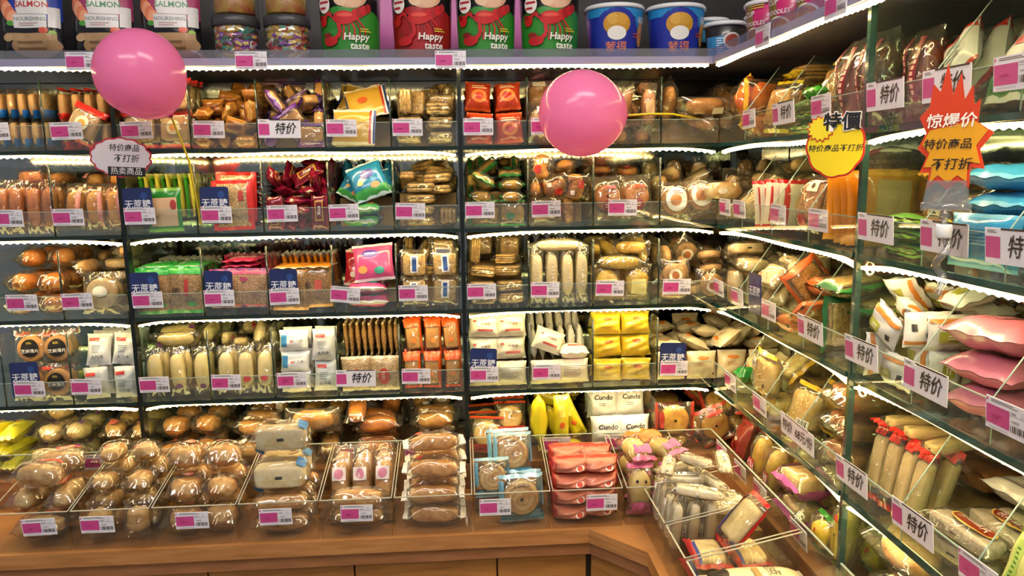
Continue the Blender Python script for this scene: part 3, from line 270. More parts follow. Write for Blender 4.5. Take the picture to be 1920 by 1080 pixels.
# row 6, front boxes on the counter
LX = [-1.165, -.995, -.83, -.665, -.487, -.317, -.16, .012, .182, .341]
LB = lambda id, i, tag, layers, **k: Bin(id, 6, 'BL', LX[i], LX[i + 1], tag, layers, depth=.2, **k)
LB('6L1', 1, ('n', .07), [F('sandwich_loaf', 'sandwich loaf pack with red printed corner', 1, 2, 1, d0=.005, jit=6, dd=.068), F('sandwich_loaf', 'sandwich loaf pack with red printed corner', 2, 1, 1, d0=.03, z0=.06, rz=90, jit=14, du=.075), F('sandwich_loaf', 'sandwich loaf pack with red printed corner', 1, 2, 1, d0=.03, z0=.115, jit=16, dd=.075)], desc='sandwich loaves')
LB('6L2', 2, ('n', .022), [S('mini_roll', 'clear bag of small pale knotted rolls', 2, 1, 1, d0=.004, lean=4), F('mini_roll', 'clear bag of small pale knotted rolls', 2, 2, 1, d0=.055, jit=8), F('mini_roll', 'clear bag of small pale knotted rolls', 2, 2, 1, d0=.045, z0=.05, jit=16), F('mini_roll', 'clear bag of small pale knotted rolls', 2, 2, 1, d0=.03, z0=.096, jit=20), F('mini_roll', 'clear bag of small pale knotted rolls', 2, 1, 1, d0=.08, z0=.142, jit=24)], desc='small knotted rolls')
LB('6L3', 3, ('n', .05), [F('burger_bun', 'burger bun pack with red emblem', 2, 2, 1, d0=.005, jit=8, dd=.086), F('burger_bun', 'burger bun pack with red emblem', 2, 2, 1, d0=.02, z0=.064, jit=16, dd=.085), F('burger_bun', 'burger bun pack with red emblem', 2, 1, 1, d0=.06, z0=.126, jit=18)], desc='burger buns')
LB('6L4', 4, ('n', .045), [F('dough_long', 'long pale bread pack lying below the white toast', 1, 3, 1, d0=.005, dd=.055), F('dough_long', 'long pale bread pack lying below the white toast', 1, 3, 1, d0=.012, dd=.06, z0=.046), F('white_toast', 'white toast pack with blue end label', 1, 2, 1, d0=.01, z0=.092, jit=4, dd=.065), F('white_toast', 'white toast pack with blue end label', 1, 1, 1, d0=.03, z0=.17, jit=6)], desc='white toast packs')
LB('6L5', 5, ('n', .045), [F('dough_long', 'long knobbly bread pack lying under upright pink labelled rolls', 1, 1, 2, d0=.012), S('pink_label_roll', 'bread roll pack with round pink label standing upright', 3, 2, 1, d0=.065, z0=.02, lean=14, dd=.055, jit=4)], riser=(.062, .02), desc='pink labelled rolls')
LB('6L6', 6, None, [F('white_wrap_roll', 'ridged roll pack with white wrapper ends', 1, 3, 2, d0=.012, dd=.056, jit=3), F('white_wrap_roll', 'ridged roll pack with white wrapper ends', 1, 2, 1, d0=.02, z0=.104, dd=.06, jit=9), F('white_wrap_roll', 'ridged roll pack with white wrapper ends', 1, 1, 1, d0=.05, z0=.152, jit=9)], desc='white ended ridged rolls')
LB('6L7', 7, ('n', .012), [S('swiss_blue', 'swiss roll slice pack with blue foot', 1, 2, 1, d0=.01, lean=3, dd=.05, u0=.1), S('swiss_blue', 'swiss roll slice pack with blue foot', 1, 2, 1, d0=.06, z0=.06, lean=22, dd=.05, jit=5), S('swiss_blue', 'swiss roll slice pack with blue foot', 1, 1, 1, d0=.035, u0=.055, z0=.03, lean=16)], riser=(.1, .05), desc='swiss roll slices')
LB('6L8', 8, ('n', .075), [S('pink_box', 'salmon pink cake pack with red corner', 2, 2, 4, d0=.01, dd=.072, du=.08, jit=2)], desc='salmon pink cakes')
Bin('6K', 6, 'BL', .345, .50, None, [S('duck_pink', 'yellow and pink cake pack with two black eye dots', 2, 1, 1, d0=.006, lean=4, jit=4), F('duck_pink', 'yellow and pink cake pack with two black eye dots', 2, 1, 2, d0=.07, jit=10), F('duck_pink', 'yellow and pink cake pack with two black eye dots', 2, 1, 1, d0=.03, z0=.112, jit=24), F('amber_pack', 'amber cake pack with barcode label behind the pink footed cakes', 1, 1, 1, d0=.14, z0=.112, u0=.08)], depth=.2, desc='pink footed cakes')
Bin('6R1', 6, 'RL', .235, .40, None, [S('white_stick', 'white stick cake pack with barcode', 4, 3, 1, d0=.008, dd=.034, lean=3), F('white_stick', 'white stick cake pack with barcode', 3, 1, 1, d0=.01, z0=.125, jit=24), F('white_stick', 'white stick cake pack with barcode', 2, 1, 1, d0=.07, z0=.128, jit=30, rz=90, du=.06), F('white_stick', 'white stick cake pack with barcode', 1, 3, 1, d0=.01, z0=.158, jit=30, rz=90, dd=.05), F('white_stick', 'white stick cake pack with barcode', 3, 1, 1, d0=.115, z0=.06, jit=20)], depth=.2, riser=(.118, .058), desc='white stick cakes')
Bin('6R2', 6, 'RL', .405, .535, None, [F('rwb_bread', 'cream milk bread pack with red and blue edge', 1, 1, 2, d0=.02, rz=90, jit=4), F('rwb_bread', 'cream milk bread pack with red and blue edge', 1, 1, 2, d0=.1, rz=90, jit=4), S('rwb_bread', 'cream milk bread pack leaning upright on the flat ones', 1, 1, 1, d0=.07, z0=.07, lean=40, u0=.07)], depth=.2, desc='red and blue edged milk bread')
Bin('6R3', 6, 'RL', .54, .70, None, [F('cow_tray', 'cream cake tray with black and white cow blotches and dark lettering', 1, 1, 1, jit=2, z0=.03)], depth=.2, riser=(.01, .03), desc='cow blotched cake trays')
POSES = {}
POSES = {
    '1B2.0': [(56,252,92,-90,0,0),(20,90,12,-90,0,-90),(119,170,92,-90,0,3),(116,103,17,0,0,0),(28,97,86,-90,1,0),(126,221,92,-90,0,90),(21,28,12,90,0,-90),(15,245,97,0,0,90),(60,40,17,0,0,110),(15,197,105,-90,-90,0),(70,253,117,90,0,0),(28,15,42,-180,0,0),(94,210,97,0,0,93),(119,258,97,0,0,0),(15,73,49,-9,90,81),(120,249,127,-90,0,0),(115,20,12,90,0,180),(132,64,17,180,0,-90),(121,209,136,-3,-76,3),(87,73,12,-90,0,-34),(132,134,110,0,-127,-90),(98,46,46,24,26,0),(95,98,47,90,180,0),(88,168,121,-73,18,175),(132,21,83,0,90,-90),(30,157,97,0,0,42),(55,219,97,0,0,173),(72,134,92,-90,0,-89),(82,226,146,0,-180,-73),(94,15,49,0,-162,0),(31,68,96,0,-180,0),(50,98,25,56,90,-33),(132,96,129,0,-143,90),(30,252,136,-90,-22,0),(113,62,66,-24,-26,-180),(117,249,152,90,0,4),(132,90,88,0,-40,-90),(46,186,127,90,0,-100),(45,56,54,90,-18,89),(59,132,122,0,0,0),(21,30,79,-90,-16,90),(107,126,98,0,0,90),(59,95,114,0,-161,-1),(125,47,116,-93,-37,-86),(76,43,84,66,129,-25),(21,103,49,-54,90,-54),(101,88,86,94,81,90),(55,199,152,90,0,102)],
    '1B3.0': [(108,240,103,0,0,1),(111,192,95,-90,0,-10),(35,226,103,0,180,-53),(115,18,23,0,0,0),(36,178,103,0,180,-1),(41,238,141,-90,0,19),(67,92,33,-90,-132,0),(68,19,63,0,146,0),(113,201,125,90,0,0),(41,196,149,0,0,-167),(122,84,15,-90,0,90),(130,155,140,90,-90,0),(18,31,30,-90,-90,0),(33,26,103,90,-124,0),(50,132,130,32,-12,-91),(26,80,74,90,4,90),(100,147,95,-90,0,170),(130,61,61,0,-162,90),(76,95,105,41,-31,7),(18,121,108,0,11,90),(129,95,131,-2,-155,91),(109,55,102,-95,22,117)],
    '1B5.1': [(115,240,86,-90,0,-4),(96,193,86,-90,0,-5),(43,233,86,90,0,33),(104,87,16,-90,0,1),(116,112,86,36,-179,0),(112,247,118,-90,0,0),(108,26,84,-90,-179,0),(114,247,150,90,-180,0),(33,27,101,42,-89,48),(126,208,134,-118,90,62),(103,81,48,90,0,-1),(24,86,32,-93,90,0),(37,246,118,90,0,-1),(117,68,99,-150,0,0),(60,124,86,-90,0,86),(19,100,100,0,98,-90),(133,160,126,-179,0,90),(85,179,125,0,0,-55),(58,72,99,-84,-80,72),(19,150,102,90,90,0)],
    '1C3.0': [(62,61,17,-90,0,-152),(101,220,100,154,-90,0),(122,64,17,-90,0,-175),(24,69,84,36,-1,-1),(56,216,136,-90,0,-21),(135,20,84,0,-180,0),(23,20,50,0,0,180),(20,143,100,90,90,0),(102,95,51,-90,0,-90),(87,82,87,-102,13,-135),(135,134,97,-90,0,0),(20,116,139,-90,-90,0),(134,88,131,90,0,0),(76,23,87,-159,0,90)],
    '1C4.0': [(286,204,84,-109,-90,0),(302,28,21,-90,0,90),(65,249,84,0,-90,0),(315,73,24,0,90,0),(157,89,59,123,-31,38),(230,206,84,-74,-90,-46),(110,34,83,90,57,90),(24,64,93,0,137,90),(234,196,130,-90,0,109),(362,72,90,-61,0,0),(334,203,81,90,0,162),(107,65,50,67,156,43),(275,27,62,-90,0,90),(207,110,89,29,146,17),(113,165,98,97,41,-64)],
    '1R1.0': [(40,102,78,-90,0,0),(116,56,28,90,0,0),(112,195,99,-132,0,0),(50,32,92,-180,-16,0),(125,46,93,20,-90,70),(38,233,92,0,0,90)],
    '2A1.2': [(78,214,18,-150,-90,0),(128,101,127,91,175,0),(90,255,58,0,-82,0),(78,50,130,-75,86,66),(72,158,127,-89,6,124),(26,220,56,28,0,-8),(71,210,123,-41,-158,-69),(18,214,129,-8,87,-98)],
    '2A2.1': [(89,141,80,-90,0,-94),(120,97,122,-93,1,-2),(109,206,100,-117,0,-4),(50,246,111,-39,0,-90),(41,144,120,-88,2,-178)],
    '2B3.0': [(57,252,90,-90,0,179),(57,173,90,-90,0,-11),(42,216,90,90,0,-1),(61,64,18,0,-180,-57),(46,184,111,-90,0,147),(42,251,111,-90,0,179),(124,13,39,72,-90,-72),(101,202,108,-93,9,-20),(13,42,39,-90,90,0),(127,105,39,-180,-90,0),(69,198,134,-82,5,57),(47,46,18,180,0,-58),(70,82,58,75,11,21),(135,231,119,36,-90,-126),(104,69,10,-90,0,139),(127,260,119,141,-90,39),(68,34,46,-90,0,-17),(127,155,112,90,-38,90),(84,225,153,-90,10,0),(77,37,67,-90,0,27),(135,57,63,0,-126,90),(21,13,39,0,90,0),(13,125,104,0,24,-90),(39,73,86,-95,14,76),(135,143,139,0,38,-90),(24,231,132,-90,0,90),(63,127,98,180,0,-35),(90,46,89,-93,0,111),(110,66,106,-24,48,93),(119,103,108,19,34,-58),(85,88,129,-31,-29,1),(35,127,135,-24,-38,90),(14,46,122,-1,165,-90)],
    '2B5.3': [(113,258,118,0,-90,0),(137,195,102,-180,0,90),(34,203,92,-90,0,77),(126,113,92,-90,0,88),(56,135,92,90,0,176),(57,153,117,-90,0,-46),(87,176,117,-16,22,128),(25,75,110,-90,30,90),(108,185,140,-157,-20,-51),(89,233,136,180,-17,0),(105,106,128,72,9,30),(61,155,152,69,7,130),(45,258,102,0,0,0)],
    '2C1.0': [(48,243,94,-90,0,0),(118,117,95,78,180,0),(78,230,136,0,0,90),(35,82,29,-148,-90,0),(50,154,94,-90,0,127),(17,197,130,0,53,-90),(53,31,27,0,180,-3),(126,242,109,-91,90,0),(116,17,27,-180,0,0),(114,185,94,-90,0,-7),(120,241,153,-90,0,90),(118,117,124,78,-180,0),(42,33,71,94,-1,90),(17,92,98,0,140,-90),(133,180,138,2,90,-89),(110,81,27,0,0,113),(54,127,136,-90,-33,20),(48,31,110,-88,29,0),(120,53,97,90,0,-90),(117,32,69,90,0,-90),(45,185,138,-22,-90,113)],
    '2C2.0': [(116,239,96,-90,0,175),(64,91,29,-180,0,-17),(42,221,110,1,-90,0),(70,51,88,0,170,0),(43,19,29,0,0,180),(49,253,110,179,90,0),(38,189,109,0,0,1),(100,32,30,-5,90,-96),(134,240,141,-180,0,90),(119,19,91,-180,-88,0),(19,57,83,0,-13,-90),(101,195,109,0,0,-5),(35,143,128,-90,0,-89),(131,80,81,7,33,90),(110,140,105,71,0,8),(33,56,146,82,88,-96),(43,133,96,-90,0,97),(95,79,134,-102,25,84)],
    '2C4.2': [(33,238,107,0,0,-159),(361,101,55,-41,0,0),(179,162,68,-90,0,-180),(217,28,25,2,90,174),(295,63,51,-82,35,55),(303,252,108,0,0,0),(283,33,99,-97,1,-85),(230,212,68,90,0,-180),(162,21,76,178,90,-2),(101,237,108,0,-180,-26),(133,172,96,58,0,83),(278,124,80,90,-41,-90),(357,61,125,-90,11,0),(357,252,108,0,0,0),(68,165,110,-71,-132,-7),(309,209,86,-71,0,90),(164,228,109,27,0,0),(28,144,88,-69,180,0),(332,178,124,53,-71,0),(205,79,58,-180,0,-16)],
    '2R1.0': [(35,59,50,-51,0,0),(135,70,61,0,-36,-90),(29,213,98,-90,0,0),(92,61,59,0,-43,-90),(103,208,98,-90,0,-17),(95,244,134,-90,0,-90),(127,162,134,-90,0,-180)],
    '3A2.2': [(60,223,87,-90,0,124),(126,83,148,-90,0,0),(20,194,123,-40,-90,-50),(27,59,112,-87,-117,-3),(93,167,125,-37,177,-12)],
    '3B5.1': [(36,211,83,-90,0,0),(16,102,103,0,0,90),(16,186,129,-133,-90,43),(75,89,83,-90,0,34),(117,142,105,-35,0,180),(81,257,103,-180,0,0),(136,237,102,-13,-90,-77),(115,174,105,-145,0,0),(83,221,128,99,-50,79),(57,148,119,31,-36,85),(113,88,129,42,93,34)],
    '3C1.3': [(112,230,104,-90,0,180),(22,63,133,126,-84,-32),(56,238,130,-90,-7,2),(116,137,125,0,-90,0),(106,76,109,-91,2,71)],
    '3C3.1': [(126,215,98,-93,-90,-14),(65,61,97,-90,-2,-83),(137,222,131,90,-180,0),(77,22,99,-90,-3,-90),(60,170,96,-90,0,-111),(51,252,130,179,90,0),(60,252,96,-90,0,-90),(19,109,116,0,-65,90),(135,134,126,-42,0,0),(137,91,126,-42,0,0),(109,48,132,48,-93,-90),(54,219,114,0,68,0),(62,134,121,118,-29,22)],
    '3C4.0': [(202,257,85,0,0,0),(44,46,13,90,0,-89),(271,210,63,-90,0,80),(335,67,13,-90,0,28),(42,257,85,0,0,180),(349,206,63,-90,0,93),(83,75,78,38,-116,39),(281,231,89,90,0,-90),(258,47,28,90,155,3),(38,103,56,90,27,-90),(340,52,66,-15,90,0),(184,79,25,112,0,-88),(103,216,63,-90,0,31),(115,231,111,-180,0,0),(120,66,27,90,-23,3),(138,16,35,0,180,0),(39,18,66,178,-90,0),(345,26,61,0,0,15),(39,202,89,-91,90,0),(156,176,78,-117,0,-150),(347,257,138,0,0,180),(146,46,78,-72,-3,-171),(345,82,61,0,0,17),(351,220,89,-90,0,-90),(36,79,103,6,-117,90),(297,121,67,-96,0,30),(223,67,63,91,5,11),(142,51,104,-92,18,82),(175,133,83,-62,4,22),(345,225,138,180,0,-8),(101,113,108,-32,130,-36),(245,168,99,45,151,-7),(230,44,89,85,-1,-94)],
    '3R1.0': [(73,254,115,0,0,-180),(62,85,35,0,0,0),(65,202,96,-90,0,0),(68,52,44,180,-90,0),(108,39,105,-90,1,1),(52,111,96,-81,-1,7),(59,19,44,-180,-90,0),(41,47,133,-103,0,90)],
    '3R2.0': [(97,208,96,-90,0,-23),(82,80,37,40,180,0),(52,202,130,-91,-4,-6),(73,48,50,-42,-19,17),(70,38,90,40,180,0),(54,147,115,0,180,-2),(47,92,107,-33,0,-180),(133,86,110,0,-169,-90)],
    '3R3.0': [(133,233,127,-90,90,0),(40,51,19,-90,0,90),(43,215,99,-90,0,87),(111,50,55,-118,0,90),(78,96,99,-90,1,-90),(64,181,136,-90,0,4),(22,62,97,0,51,90)],
    '3R4.0': [(65,220,96,-90,0,-14),(28,46,49,-10,90,-87),(87,98,92,-106,8,-153),(52,54,121,-90,8,-90)],
    '3R5.0': [(67,255,105,0,0,-178),(116,148,93,-90,0,-1),(115,195,105,0,0,-14),(92,102,25,0,0,0),(100,43,34,0,-90,0),(115,222,105,0,0,-14),(138,55,34,90,-90,0),(37,245,143,-90,0,0),(83,16,25,0,-180,0),(49,169,93,-90,0,55),(112,126,119,90,0,6),(138,59,94,0,-180,-90),(16,84,86,0,137,90),(16,28,34,-90,-90,0),(45,205,140,-6,-27,1),(112,37,94,0,0,90),(17,164,141,123,-90,-34),(55,71,34,3,-90,0),(107,159,145,-85,0,-174),(49,16,87,0,-155,0),(48,164,141,-91,90,0),(70,51,104,71,-41,-90),(38,55,138,-105,46,107),(42,113,127,-144,-1,0),(124,92,143,-92,19,-91)],
    '4B1.1': [(104,191,64,90,0,166),(56,106,64,90,0,-90),(60,255,87,3,-70,176),(24,135,90,-123,0,0),(138,232,131,29,-2,-180),(132,141,83,103,30,11),(62,185,89,-115,47,-14),(136,137,114,-80,31,5),(100,138,125,-50,-41,-46),(147,96,147,0,-98,90),(54,171,131,49,-12,64),(28,213,137,-71,142,12),(69,62,133,-87,-60,-93),(61,95,145,-91,-30,90)],
    '4B2.1': [(88,179,63,90,0,100),(131,111,104,0,-37,90),(131,216,96,0,94,90),(60,97,72,-90,85,-90),(94,141,105,-150,10,96),(73,213,84,-109,-15,-27),(17,100,123,5,-102,-95),(16,179,71,60,90,-30),(77,249,113,67,0,90),(38,214,125,96,-22,-15),(54,89,116,-76,-179,4),(66,169,135,-108,47,-42),(98,85,142,58,120,-16)],
    '4C4.1': [(347,137,69,-90,0,96),(49,148,69,-90,0,67),(42,233,69,-90,0,-3),(186,136,69,-90,0,20),(264,161,69,-90,0,-174),(146,256,90,0,0,0),(116,88,82,-65,0,96),(162,124,103,-94,-6,-97),(40,63,79,73,0,-1),(289,183,97,-90,0,-10),(124,206,69,-90,0,-3),(225,76,96,-109,-32,30),(279,109,118,2,124,98),(143,201,97,-90,0,170),(260,235,69,90,0,-180),(285,52,82,84,-16,-71),(344,46,89,0,76,90),(340,220,69,-90,0,176),(186,45,103,-127,5,93),(58,221,97,-90,0,-149),(372,49,90,0,111,-90),(213,190,111,-90,-156,-10),(240,246,120,-163,90,0),(345,194,120,76,-90,0)],
    '4R2.0': [(87,225,101,-90,0,-180),(95,53,21,90,0,-6),(53,96,91,90,-41,90),(89,24,87,0,180,0)],
    '5A1.2': [(45,131,136,-89,1,9)],
    '5A2.2': [(49,232,132,-91,-5,88)],
    '5B1.2': [],
    '5B2.2': [(74,241,29,-176,90,0),(64,245,88,-1,90,0)],
    '5B3.2': [(85,28,113,-40,-89,40)],
    '5B4.2': [(105,206,95,-131,15,-3),(33,69,125,80,176,0)],
    '5B5.2': [(31,238,60,0,0,88),(90,246,60,0,0,0)],
    '5C2.0': [(23,109,78,-90,0,0),(78,63,62,-155,0,-91),(90,250,78,90,0,90),(81,24,18,90,0,89),(67,177,103,117,0,100),(22,23,96,0,0,-90),(130,209,117,-86,0,180),(107,59,88,-178,-25,-1),(80,21,96,0,180,0)],
    '5C4.0': [(341,139,69,-90,0,-90),(22,224,95,0,0,-90),(251,90,49,-80,40,-74),(54,58,19,-90,0,99),(153,86,44,-90,43,-90),(85,225,69,-90,0,0),(160,22,58,0,-21,0),(280,29,44,-171,-90,0),(48,22,82,75,90,-105),(243,57,126,61,0,179),(47,89,64,-80,0,0),(172,196,91,-90,36,-33),(198,88,100,91,-29,86),(261,209,97,-90,-77,25),(342,221,88,-118,0,0)],
}
NUDGE = {}
NUDGE = {
    '1B4': {1: (-3,-1,-3,97),2: (-4,-3,-6,95),3: (3,1,3,97),4: (4,3,6,95),5: (1,-5,0,95),6: (-4,-6,2,90),7: (7,-14,-2,84)},
    '1C1': {6: (0,-2,0,100),7: (0,-3,0,98),8: (0,2,0,100),9: (0,3,0,98),10: (0,-2,0,100),12: (0,2,0,100)},
    '1C2': {0: (0,-2,0,100),1: (0,-3,0,98),2: (-2,0,-2,98),3: (1,1,-1,98),4: (2,0,-6,92),5: (0,3,-8,94),6: (-2,1,11,92),7: (2,-1,8,94)},
    '1C4': {0: (-2,0,0,100),4: (7,3,2,93),6: (9,4,4,94),7: (6,2,1,98),10: (2,0,0,100),11: (5,4,1,90),13: (1,1,1,96),14: (0,3,1,98)},
    '1R2': {1: (0,-1,-4,97),2: (0,1,-1,100),3: (0,1,5,97)},
    '1R4': {0: (-2,-3,0,98),1: (2,-3,0,100),2: (-2,0,0,98),3: (2,0,0,98),4: (-1,0,1,96),5: (3,3,0,97)},
    '1R5': {0: (-27,2,0,85),1: (-30,4,0,82),2: (21,12,8,75),3: (17,3,4,83),4: (15,-1,4,87)},
    '1R6': {0: (0,-5,0,95),1: (0,-8,2,87),2: (0,-15,5,84),3: (0,-21,1,85)},
    '2A1': {4: (-3,0,0,100),5: (0,0,0,97),6: (0,0,0,95),7: (3,0,0,98),8: (-2,0,0,100),9: (2,0,0,100),10: (-2,0,0,100),11: (2,0,0,100),12: (-5,0,0,97),13: (-2,0,0,95),14: (-5,0,0,92),15: (6,-5,4,90)},
    '2A2': {0: (-4,4,2,95),1: (2,0,0,94),2: (5,0,0,97),3: (-1,2,2,98),4: (2,0,0,98),5: (2,0,0,98)},
    '2B3': {3: (2,3,0,98),11: (-2,-3,0,98),17: (0,1,-1,100),24: (0,-1,1,100),28: (-1,-5,0,98),29: (1,5,0,98)},
    '2B4': {0: (-1,4,1,95),1: (0,-2,-2,92),2: (1,-3,4,97),3: (20,20,-5,70),4: (-25,11,-9,67),5: (19,6,1,72),6: (-2,-6,-1,78),7: (-5,-1,0,97),8: (1,5,0,95),9: (0,2,1,95),10: (3,-4,-1,95)},
    '2B5': {13: (-3,-2,-2,97),14: (-1,0,-2,97),16: (4,2,2,98),19: (1,0,2,98)},
    '2C3': {0: (-5,-3,0,97),1: (1,1,4,94),2: (-3,0,0,95),3: (2,4,2,95),4: (-5,2,1,92),5: (3,3,3,90),6: (-9,-4,-3,84),7: (8,-6,-4,82)},
    '2C4': {1: (3,3,2,95),2: (5,-1,0,97),3: (13,-1,6,92),4: (-1,1,0,100),8: (-5,1,2,96),15: (0,1,0,98),18: (-1,0,1,98),19: (-1,2,-1,98),22: (1,-2,1,98)},
    '2R3': {0: (0,-3,0,98),1: (0,-2,0,95),2: (0,0,-2,95),3: (0,4,-1,100),4: (0,1,3,98)},
    '2R5': {11: (-11,0,0,95),12: (7,1,-2,89)},
    '2R6': {0: (0,-6,0,97),1: (0,3,-1,98),2: (0,0,-1,100),3: (0,3,1,98),4: (0,0,1,100)},
    '2R7': {0: (0,-2,0,100),1: (0,0,0,98),2: (0,2,0,98),3: (0,-2,0,98),4: (0,0,0,98),5: (0,2,0,100)},
    '3A1': {14: (-2,0,0,100),15: (2,0,0,100)},
    '3A2': {0: (0,-3,0,98),1: (-2,0,-2,97),2: (2,3,2,98),8: (-5,-12,-1,88)},
    '3B1': {4: (-2,2,0,100),5: (2,-2,0,100),11: (-3,0,0,98),12: (3,0,0,98)},
    '3B2': {0: (-5,9,5,93),1: (5,9,5,93)},
    '3B3': {0: (-3,0,0,98),1: (2,5,3,96),4: (-2,-2,0,100),5: (2,2,0,100),11: (-2,0,0,100),12: (2,0,0,100)},
    '3B4': {0: (0,0,-1,100),1: (-1,1,-1,98),2: (1,-1,2,98),3: (0,-3,0,98),4: (0,0,0,97),5: (0,3,0,98)},
    '3B5': {8: (0,-3,0,98),11: (0,3,0,98)},
    '3C3': {10: (0,3,0,98),11: (0,-3,0,98)},
    '3C4': {6: (-1,-4,0,98),9: (-1,2,-1,100),10: (-2,1,2,95),14: (1,0,-1,100),17: (1,-8,-1,97),19: (-1,3,0,100),21: (0,-2,-4,95),22: (2,5,-1,97),24: (0,-1,1,100),25: (-1,1,0,98),27: (-1,0,4,97),28: (2,-1,0,98),30: (2,4,2,98)},
    '3R2': {1: (3,9,-2,95),3: (-3,-6,-4,92),4: (1,-5,5,95),6: (-1,3,1,98)},
    '3R4': {2: (-1,2,1,96)},
    '3R6': {0: (0,3,-3,92),1: (-1,0,3,92),2: (1,0,4,98),3: (0,-2,-1,95),4: (1,0,0,94),5: (0,0,4,97)},
    '3R7': {0: (0,2,0,96),2: (0,0,4,98)},
    '4A2': {4: (0,-2,0,100),8: (0,2,0,100)},
    '4B1': {11: (-1,0,-2,98),12: (0,2,-4,97),13: (2,0,2,98),14: (0,-1,0,98),16: (-1,-2,4,94),17: (-1,1,0,98),18: (0,-1,0,100),19: (0,1,0,100)},
    '4B2': {14: (3,3,-1,98),15: (-4,-2,0,98),17: (1,-1,0,100)},
    '4B3': {0: (0,1,-1,100),2: (0,-1,1,100)},
    '4C3': {8: (0,0,-2,98),9: (0,0,-4,97),10: (0,0,2,98),11: (0,0,4,97)},
    '4R2': {2: (8,8,5,85)},
    '4R3': {2: (0,0,-1,100),4: (0,0,1,100)},
    '4R4': {0: (0,-3,-3,97),1: (1,-1,-3,90),2: (0,-3,1,95),3: (-1,3,2,91),4: (0,-3,2,97),5: (0,3,5,97)},
    '4R5': {11: (0,0,-1,100),12: (0,0,1,100)},
    '4R6': {0: (0,-2,0,100),1: (0,2,-1,100),3: (0,-2,0,100),4: (0,2,1,100),8: (0,-2,0,100),9: (0,2,0,100)},
    '5A1': {0: (-5,3,3,93),1: (5,2,4,95),2: (-2,0,4,96),3: (3,3,-2,97),4: (-3,2,-2,97),5: (2,-4,4,96),6: (-6,-1,0,92),7: (5,-2,4,90),8: (-5,0,1,92),9: (5,1,1,93),10: (0,0,3,97)},
    '5A2': {0: (-2,2,3,95),1: (3,0,0,98),4: (-3,0,0,98),5: (3,0,0,98),6: (-9,0,3,87),7: (13,-3,0,92),8: (-3,-6,2,91),9: (6,3,0,95),10: (0,1,1,100)},
    '5B1': {0: (-11,-6,-2,92),1: (9,-4,3,87),2: (-10,-1,-3,92),3: (7,1,1,89),4: (-13,7,-3,91),5: (9,-5,5,87),6: (-11,0,2,92),7: (10,-3,6,86),8: (-19,2,3,88),9: (12,-9,7,80)},
    '5B2': {1: (0,1,-1,100),2: (0,2,-3,97),3: (0,-7,1,97),4: (0,5,3,94)},
    '5B3': {0: (-3,-5,-2,95),1: (4,-5,-1,95),2: (-5,-5,2,92),3: (5,-2,3,93),4: (0,2,0,100),6: (-11,-1,6,81),7: (11,0,6,81),8: (-9,-20,6,82),9: (16,8,0,91)},
    '5B4': {0: (0,-8,0,97),1: (0,2,-2,94),2: (0,7,-2,97),3: (6,-2,-1,94),4: (0,1,2,97),6: (-4,2,2,95)},
    '5B5': {0: (0,-9,-1,97),1: (-1,3,-2,92),2: (0,6,0,97),3: (0,-3,3,97),4: (0,3,0,98)},
    '5C1': {0: (-8,-5,-2,95),1: (-8,-3,-2,95),2: (-4,5,-1,97),3: (6,8,7,88),4: (5,2,6,88)},
    '5C2': {1: (-3,0,-2,98),7: (3,0,2,98)},
    '5C3': {0: (-5,8,6,93),1: (5,8,6,93),2: (-8,0,0,91),3: (8,0,0,91),4: (-6,-2,0,91),5: (8,0,0,93)},
    '5C4': {2: (2,0,0,100),4: (-4,0,-2,98),9: (8,-5,1,95),12: (-6,5,0,94)},
    '5R1': {2: (0,0,-3,98),3: (0,0,3,98)},
    '5R3': {0: (0,0,-1,100),1: (0,0,-2,98),2: (0,-2,1,100),3: (0,2,2,98)},
    '5R4': {1: (0,5,0,92),2: (0,-3,0,100),3: (0,2,0,95),4: (0,0,0,98),5: (0,3,0,98),6: (0,3,0,98),7: (0,-10,0,95)},
    '5R5': {0: (0,6,-3,90),1: (0,0,10,94)},
    '5R6': {0: (0,6,-3,89),1: (0,-1,10,92)},
    '6L1': {0: (0,0,4,96),1: (0,3,0,98)},
    '6L2': {4: (6,-10,9,92),5: (-6,-10,8,92),7: (-2,1,2,98),8: (-1,0,1,97),9: (-2,-3,4,95),12: (0,0,1,98),13: (0,0,1,98)},
    '6L3': {0: (0,-4,-2,97),1: (-2,0,2,96),2: (-1,2,4,95),3: (-1,-2,6,94),4: (-2,3,3,91),5: (3,1,3,90),6: (-4,-3,1,91),7: (2,-3,2,88),8: (-3,0,0,98),9: (3,0,0,98)},
    '6L5': {0: (0,3,4,98),7: (-2,-3,1,98)},
    '6L7': {0: (5,-4,-2,97),1: (10,-1,-8,88),2: (6,8,13,87),3: (0,3,0,98),4: (-13,1,4,78)},
    '6L8': {1: (-2,3,4,98),5: (-2,3,3,98),7: (-2,-1,3,98),11: (-2,-1,1,98),15: (-2,-1,-1,98)},
    '6K': {2: (0,0,-4,97),3: (-2,-1,2,96),4: (0,0,4,97),5: (-2,-1,3,96),6: (-8,0,0,97),7: (8,0,0,97)},
    '6R1': {12: (-13,-5,-1,94),13: (0,-11,-1,94),14: (15,-8,-1,91),15: (-13,6,0,85),16: (11,20,1,80),17: (2,-21,-1,91),18: (-3,7,3,85),19: (0,13,0,94),20: (18,-28,11,83),21: (-1,-28,11,83),22: (-18,-28,11,83)},
    '6R2': {1: (0,4,5,96),2: (0,-2,4,98),3: (0,-2,3,98)},
}

